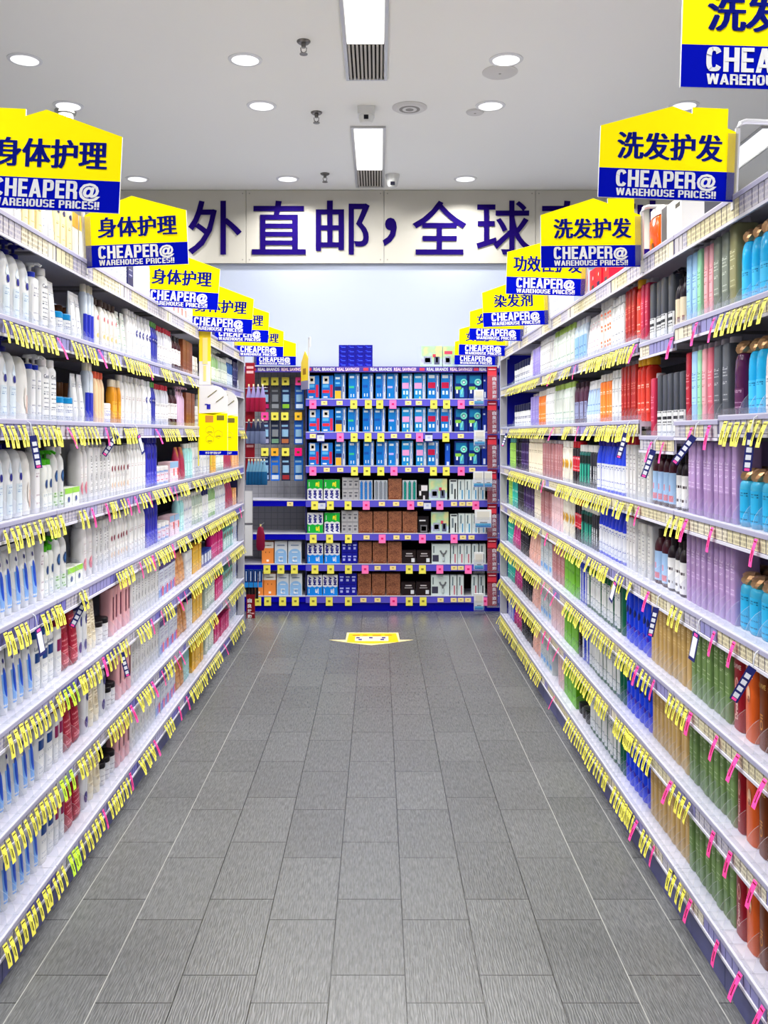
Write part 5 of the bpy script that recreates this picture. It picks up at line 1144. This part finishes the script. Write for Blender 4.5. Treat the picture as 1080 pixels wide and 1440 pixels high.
for r, xs, c, yt in ((3, [644, 653.5, 663, 673], '#4f8fb5', 675), (4, [644.5, 654, 663.5, 674], '#4f8fb5', 723), (5, [634, 643.5, 653, 663.5, 674], '#b56a78', 766), (6, [633, 643, 663, 673], '#b56a78', 810)):
    for i, x in enumerate(xs):
        box_thing('whitening_box', 'whitening box', f'slim white carton with {"blue" if c[1] == "4" else "pink or grey"} arrow, {["first", "second", "third", "fourth", "fifth"][i]} of its row, {ROWN[r]} display shelf', x, x + 9.3, r, yt, '#dfeae8', glo(c if not (r >= 5 and i > 2) else '#3b3f48'), .06, 'slim white whitening cartons')
for r, x0, x1, yt in ((5, 607, 633, 766), (6, 606, 632, 810)):
    def yshape(o, w, h):
        m = M(); cx = w * .14
        m.tube([(cx - w * .17, -.003, h * .68), (cx - w * .1, -.003, h * .55), (cx, -.003, h * .5), (cx + w * .1, -.003, h * .55), (cx + w * .17, -.003, h * .68)], w * .045, 0); m.tube([(cx, -.003, h * .5), (cx, -.003, h * .36)], w * .05, 0)
        m.tube([(cx, -.003, h * .36), (cx, -.003, h * .16)], w * .075, 1); m.box(-w * .46, -w * .12, -.001, 0, h * .12, h * .45, 2); m.box(-w * .42, -w * .36, -.001, 0, h * .55, h * .9, 3)
        link('printed_front', m.build('printed_front', [mat('#66696c', .4), mat('#b9c2c4', .4), mat('#3b3b4a', .4), mat('#5f6c70', .4)]), o)
    box_thing('whitening_kit', 'whitening kit', f'broad white carton with grey forked device picture, {ROWN[r]} display shelf', x0, x1, r, yt, '#dbe8e6', None, .07, extra=yshape)
for r, x0, x1, i in ((5, 368, 385, 0), (6, 371, 388, 0), (6, 358, 370.5, 1)):
    box_thing('mouthwash_carton', 'carton', f'orange and white carton with printed face, {"partly hidden one on the" if i else "on the"} {ROWN[r]} display shelf', x0, x1, r, 763 if r == 5 else 808, '#d9884a', [('#e9e6e2', 0, 1, .72, 1), ('#6b3a22', .3, .36, .5, .56), ('#6b3a22', .62, .68, .5, .56), ('#f0e4da', .4, .6, .1, .2), ('#8a5230', .2, .8, .82, .86)], .08, 'orange cartons on the back display')
def arch(o, w, h):
    m = M(); m.add([(x, -.001, z) for x, z in [(-w * .45, .0), (w * .45, 0)] + [(w * .45 * math.cos(t), h * .45 + h * .22 * math.sin(t)) for t in [math.pi * i / 10 for i in range(11)]]], [tuple(range(13))], 0)
    m.tube([(-w * .14, -.002, h * .12), (w * .14, -.002, h * .12), (w * .14, -.002, h * .3), (-w * .14, -.002, h * .3), (-w * .14, -.002, h * .12)], w * .05, 1); m.box(-w * .3, w * .3, -.0016, -.001, h * .8, h * .84, 2); m.box(-w * .22, w * .22, -.0018, -.0012, h * .5, h * .54, 1)
    link('printed_front', m.build('printed_front', [mat('#8fb3d9', .4), mat('#eef2f7', .4), mat('#6a7a94', .4)], 0), o)
for r, xs in ((5, [(386, 404), (405, 424)]), (6, [(389, 406.5), (407, 425)])):
    for i, (x0, x1) in enumerate(xs):
        box_thing('mouthwash_carton', 'carton', f'pale blue and white carton, {"left" if i == 0 else "right"} one on the {ROWN[r]} display shelf', x0, x1, r, 762 if r == 5 else 808, '#dfe5ec', None, .08, 'pale blue cartons on the back display', extra=arch)
for j in range(5):
    for i in range(4):
        w = 12; x0 = 476 + i * 12; yb = 515.4 - j * 6.3
        o, ww = thing_at('toothpaste_carton', x0, x0 + 11.8, None, yb); tag(o, f'small dark blue carton in the block on the display, {["first", "second", "third", "fourth"][i]} column, {["lowest", "second", "middle", "fourth", "uppermost"][j]} layer', 'carton', 'dark blue cartons stacked on the display')
        o.location.y += .06
        hh = 6.15 * kz
        link('carton', M().box(-ww / 2, ww / 2, 0, .14, 0, hh).build('carton', mat('#12127c', .4), 0), o)
        m = M().box(-ww * .2, ww * .3, -.001, 0, hh * .35, hh * .55, 0); m.box(-ww * .35, -ww * .1, -.001, 0, hh * .6, hh * .8, 1)
        link('printed_front', m.build('printed_front', [mat('#3b4fd0', .4), mat('#2a34b8', .4)], 0), o)
# --- packs hanging on hooks against the mesh
HK = [(0, [(373, '#3a2438', '#b02a68'), (387, '#3d4048', '#8f949c'), (402, '#16264c', '#7fb03c'), (421, '#1c4f9c', '#cfe0f0')]), (1, [(373, '#3a3c58', '#9a9cb8'), (387, '#232a40', '#6c8f7a'), (401, '#2a2c48', '#a86a4a'), (420, '#1c55a8', '#cfe0f0')]), (2, [(373, '#22345c', '#9ab0d0'), (387, '#2266c4', '#e0e8f4'), (402, '#262c44', '#8f2f34'), (420, '#1f62b0', '#dfe9f4')])]
TC = [[YEL, YEL, YEL, PINK], [PINK, YEL, YEL, mat('#e0b23c', .5)], [YEL, mat('#e0a83c', .5), YEL, mat('#f0187c', .5)]]
TN = [['yellow', 'yellow', 'yellow', 'pink'], ['pink', 'yellow', 'yellow', 'amber'], ['yellow', 'amber', 'yellow', 'hot pink']]
for r, its in HK:
    for i, (x, c, c2) in enumerate(its):
        zf = 7.62; yt, yb = [(544, 576), (593, 625), (643, 676)][r]; w = 12.5 * zf / F; h = (yb - yt) * zf / F
        o = empty('refill_pack', ((x - VX) * zf / F, zf, EYE - (yb - VY) * zf / F))
        tag(o, f'brush-head pack hanging on the grey mesh, {["top", "middle", "lowest"][r]} row, {["first", "second", "third", "fourth"][i]} hook', 'toothbrush refill pack', 'brush-head packs on hooks')
        link('card', M().box(-w / 2, w / 2, 0, .004, 0, h * 1.08).build('card', mat(c, .4), 0), o)
        m = M(); m.loft([(h * .34, w * .36, .011), (h * .66, w * .36, .011)], 0, n=14); m.v = [(y, x0 - .001, z) for x0, y, z in m.v]
        m.box(-w * .38, w * .38, -.0012, 0, h * .06, h * .24, 1); m.box(-w * .38, w * .3, -.0012, 0, h * .78, h * .86, 0)
        link('blister', m.build('blister', [mat('#8fb4d2' if i != 1 else '#7b8088', .3), mat(c2, .4)]), o)
        link('hook', M().tube([(0, .0, h * 1.02), (0, .20, h * 1.02)], .003).build('hook', mat('#9a9aa2', .3, .6)), o)
        q = empty('price_card', ((x - VX) * zf / F, zf - .03, EYE - (yt - 2 - VY) * zf / F)); tag(q, f'{TN[r][i]} price card over the {["top", "middle", "lowest"][r]} row of hanging packs, {["first", "second", "third", "fourth"][i]} hook', 'price tag', 'price cards on the hooks')
        link('card', M().box(-.03, .03, 0, .002, 0, .066).build('card', TC[r][i], 0), q)
        link('print', M().box(-.012, .010, -.001, 0, .022, .04).build('print', INK, 0), q)
# --- price cards on the lips
CR = mat('#e6d69a', .5); PC1 = {'y': (YEL, 'yellow'), 'p': (mat('#f47fb8', .5), 'pink'), 'c': (CR, 'small cream'), 'w': (mat('#dfe3f0', .5), 'white talker')}
CARDS = ['p440 c456 c477.5 y497.5 y518 y534 p552.5 c574 c589 y610 y628 p648.5 c664', 'c440 w451 p478.5 y498 y517.5 y535.5 c554 c574 p590 w603 y627 c648', 'p440 c459.5 c478.5 y498.5 y516 y535.5 p554 c574 c592 y609.5 y627.5 p648.5 c664', 'c408 y442.5 w452.5 y464.5 y489.5 p515 c537 c557 p577.5 c591 w601 p618.5 c638.5 c650 c660 p669', 'y440.5 y463.5 y490 c515.5 p537.5 c557.5 c573.5 p594 c617 p638.5 c651 c663', 'y375.5 y395 y414 y443 y465 y490 p513.5 c531 c552.5 y575.5 y594 p618.5 c638.5 c648 p658.5', 'y362.5 y376.5 y397.5 y415.5 y440.5 y463 y490 c511 c531 p553.5 y575.5 y595 c619.5 c638 c648 c658 p682']
cg = {}
def card(c):
    if c in cg: return cg[c]
    w, h = {'c': (.05, .034), 'w': (.06, .075)}.get(c, (.056, .07))
    m = M().box(-w / 2, w / 2, -.0015, 0, -h, 0, 0)
    m.box(-w * .18, w * .18, -.002, -.0015, -h * .58, -h * .36, 1)
    if c == 'w': m.box(-w / 2, w / 2, -.0022, -.0015, -h * .2, 0, 2); m.box(-w / 2, w / 2, -.0022, -.0015, -h, -h * .85, 2)
    cg[c] = m.build('price_card', [PC1[c][0], {'y': mat('#7d7638', .6), 'p': mat('#d01c6c', .5), 'c': mat('#a08a4a', .5), 'w': mat('#aab0d0', .5)}[c], NVY], 0); return cg[c]
for r, s in enumerate(CARDS):
    its = s.split(); tot = {}; 
    for q in its: tot[q[0]] = tot.get(q[0], 0) + 1
    sn = {}
    for q in its:
        c, x = q[0], float(q[1:]); i = sn.get(c, 0); sn[c] = i + 1
        o = link('price_card', card(c), None, ((x - VX) * DZ / F, DZ - .0025, DECKZ[r] - (.004 if c != 'c' else .010)))
        od = 'only one of its colour' if tot[c] == 1 else (ORD[i] if i else 'first') + ' from the left'
        tag(o, f'{PC1[c][1]} price card on the {ROWN[r]} display lip, {od}', 'price tag', 'price cards along the back display')
# --- red clip strips with hanging packs at the left, red strips and pockets at the right
RED = mat('#a3232f', .45)
cs = empty('clip_strip', ((345 - VX) * 7.3 / F, 7.30, EYE - (675 - VY) * 7.3 / F)); tag(cs, 'tall dark red clip strip with hooks at the left end of the display', 'clip strip')
h = 165 * 7.3 / F; link('bracket', M().box(.02, .05, .006, DZ - 7.30, .3, .33).build('bracket', mat('#8a8a92', .4), 0), cs); link('card', M().box(0, .075, 0, .006, 0, h).build('card', mat('#7c1a26', .45), 0), cs)
m = M()
for q in (.97, .93, .62, .3): m.box(.01, .065, -.001, 0, h * q - .02, h * q, 0)
link('print', m.build('print', mat('#d9a9ac', .5), 0), cs)
for q in (.78, .49, .19): link('hook', M().tube([(.0, -.004, h * q), (.19, -.1, h * q + .002)], .003).build('hook', mat('#a9a9b0', .3, .6)), cs)
for r, (yt, yb, ca, cb, nm, n) in enumerate(((543, 579, '#8f86b4', '#8f2440', 'lilac and red', 4), (592, 624, '#2c3048', '#6d7796', 'dark clear', 4), (648, 682, '#6d94ac', '#1f5078', 'teal blue', 6))):
    for i in range(n):
        zf = 7.285 - .085 * (i + .5) / n; x = 350 + i * (26 / n); w = 8 * zf / F; hh = (yb - yt) * zf / F
        o = empty('toothbrush_pack', ((x - VX) * zf / F, zf, EYE - (yb - VY) * zf / F)); tag(o, f'{nm} toothbrush pack hanging by the clip strip, {ORD[i] if i else "first"} from the left', 'toothbrush pack', f'{nm} packs by the clip strip')
        m = M().loft([(0, w * .5, .006, 3), (hh * .1, w * .55, .012, 3), (hh * .55, w * .5, .012, 3), (hh * .9, w * .2, .006), (hh, w * .1, .002)], 0, n=12); m.v = [(y, x0, z) for x0, y, z in m.v]
        m.mi = [1 if sum(m.v[k][2] for k in f) / len(f) < hh * .45 else 0 for f in m.f]
        link('wrapper', m.build('wrapper', [mat(ca, .2), mat(cb, .25)]), o); link('hang_tab', M().box(-.006, .006, -.001, .001, hh * .97, hh * 1.08).build('hang_tab', mat('#d9cfae', .4), 0), o)
def flat(name, cat, label, x0, x1, y0, y1, zf, col, prints=(), th=.006):
    o = empty(name, ((x0 + x1) / 2 * zf / F - VX * zf / F, zf, EYE - (y1 - VY) * zf / F)); w = (x1 - x0) * zf / F; h = (y1 - y0) * zf / F
    tag(o, label, cat); link('card', M().box(-w / 2, w / 2, 0, th, 0, h).build('card', mat(col, .45), 0), o)
    m = M(); ms = []
    for c, a, b, c0, c1 in prints:
        mm = mat(c, .5) if isinstance(c, str) else c
        if mm not in ms: ms.append(mm)
        m.box(-w / 2 + a * w, -w / 2 + b * w, -.001, 0, c0 * h, c1 * h, ms.index(mm))
    if ms: link('print', m.build('print', ms, 0), o)
    return o, w, h
PRT = printed('#c9c9cc', '#7d7d86', 30, 6, .6)
for i, (y0, y1) in enumerate(((690, 736), (738, 782))): flat('interdental_pack', 'dental pack', f'tall grey-white printed pack at the left of the display, {"upper" if i == 0 else "lower"}', 344, 355, y0, y1, 7.26, '#9d9da2', [(PRT, .04, .96, .02, .98)], .02)
o = empty('tongue_cleaner_pack', ((366.5 - VX) * 7.28 / F, 7.28, EYE - (774 - VY) * 7.28 / F)); tag(o, 'maroon bag-shaped pack hanging left of the orange carton', 'dental pack')
m = M().loft([(0, .026, .008, 3), (.03, .036, .014, 2.6), (.12, .034, .014), (.18, .022, .008), (.192, .008, .003)], n=14); m.v = [(y, x, z) for x, y, z in m.v]; link('wrapper', m.build('wrapper', mat('#6b1530', .3)), o)
link('hook', M().tube([(0, 0, .2), (0, DZ + .02 - 7.28, .2)], .003).build('hook', mat('#9a9aa2', .3, .6)), o); link('hang_tab', M().box(-.006, .006, -.001, .001, .188, .21).build('hang_tab', mat('#c9b98a', .5), 0), o)
for i in range(4):
    flat('dental_floss_pack', 'dental pack', f'dark and bright blue pack hanging low at the left, {["first", "second", "third", "fourth"][i]} from the left', 344 + i * 6.4, 349.6 + i * 6.4, 801, 826, 7.22 - .008 * i, '#16366e', [('#2f86cc', 0, 1, 0, .28), ('#cfdcf0', .3, .5, .35, .9)], .012)
for i in range(4): flat('hair_tie_pack', 'dental pack', f'black pack below the blue hanging packs, {["first", "second", "third", "fourth"][i]} from the left', 346 + i * 4.4, 350 + i * 4.4, 826, 842, 7.24 - .008 * i, '#1b181c', (), .01)
o, w, h = flat('clip_strip', 'clip strip', 'dark red hanging strip with white characters near the floor', 346.5, 358.5, 836, 875, 7.2, '#6f1620', [('#c04050', .1, .5, .05, .1), ('#e0b0b4', .6, .9, .3, .34)], .005)
m = M()
for k, ch in enumerate('自良放购'): front_word(m, ch, -w * .12, h * (.78 - k * .19), w * .5, h * .15, 0, y=-.0014)
link('lettering', m.build('lettering', WH, 0), o)
for r in range(7):
    y0 = 515.5 + r * 48.3; y1 = y0 + 46.5; zf = 7.44
    o, w, h = flat('pocket_strip', 'promotion strip', f'red strip with white vertical characters at the right end of the display, {["topmost", "second", "third", "fourth", "fifth", "sixth", "lowest"][r]}', 685.5, 700, y0, y1, zf, '#9c1f30' if r < 1 else '#7e1a28', [('#c9404c', .02, .85, .72, .86), ('#e0b6ba', .1, .8, .9, .93), ('#23205c', .9, 1, .0, 1)], .01)
    m = M()
    for k, ch in enumerate('自良超商购'): front_word(m, ch, w * .16, h * (.63 - k * .135), w * .38, h * .115, 0, y=-.0014)
    link('lettering', m.build('lettering', mat('#e6dadd', .5), 0), o)
    link('pocket', M().box(-w * .6, w * .62, -.07, -.068, 0, h * .72).build('pocket', CLEAR, 0), o); link('pocket_floor', M().box(-w * .6, w * .62, -.068, -.001, -.004, 0).build('pocket_floor', CLEAR, 0), o)
for i, (x0, x1, y0, y1, lb) in enumerate(((667, 680, 548, 569, 'by the top lip'), (667, 682, 605, 626, 'by the second lip'), (666, 680, 663, 685, 'by the third lip, left one'), (681, 692, 663, 685, 'by the third lip, right one'), (668, 691, 717, 742, 'over slim cartons'), (667, 680, 777, 801, 'by the sixth lip'), (667, 680, 835, 858, 'by the bottom lip'))):
    zf = 7.32; o, w, h = flat('mask_pack', 'sample pack', f'small white pack with blue wave in clear holder {lb}', x0, x1, y0, y1, zf, '#d5d6d6', [('#c9c6bc', .12, .88, .45, .9), ('#3a9ac0', .02, .98, .12, .24), ('#1c6fa8', .02, .98, .02, .13), ('#77797c', .3, .75, .26, .32)], .03)
    link('holder', M().box(-w * .6, w * .6, -.012, -.010, -.03, h * .6).build('holder', CLEAR, 0), o)
    link('bracket', M().box(-w * .12, w * .12, .03, DZ - zf - .003, h * .1, h * .3).build('bracket', CLEAR, 0), o)
# --- small sign seen edge-on, with its hook
o = empty('side_sign', ((429 - VX) * 7.40 / F, 7.36, EYE - (548 - VY) * 7.4 / F)); o.rotation_euler = (0, 0, math.radians(-66)); tag(o, 'small yellow sign turned almost edge-on left of the toothbrush boxes', 'sign')
link('yellow_board', recalc(M().prism([(-.09, .07), (.09, .07), (.09, .24), (0, .31), (-.09, .22)], 0, .005, 'xz').build('yellow_board', mat('#d9bf3c', .4), 0)), o); link('grey_board', M().box(-.09, .09, -.0005, .0055, 0, .07).build('grey_board', mat('#7d7a98', .4), 0), o)
link('print', M().box(-.04, .03, -.001, 0, .12, .17).build('print', mat('#8a6a1c', .5), 0), o)
link('rod', M().tube([(.09, .003, 0), (.09, .003, .40), (.095, .003, .41), (.12, .003, .41), (.125, .003, .40), (.125, .003, .33)], .005).build('rod', ROD), o)
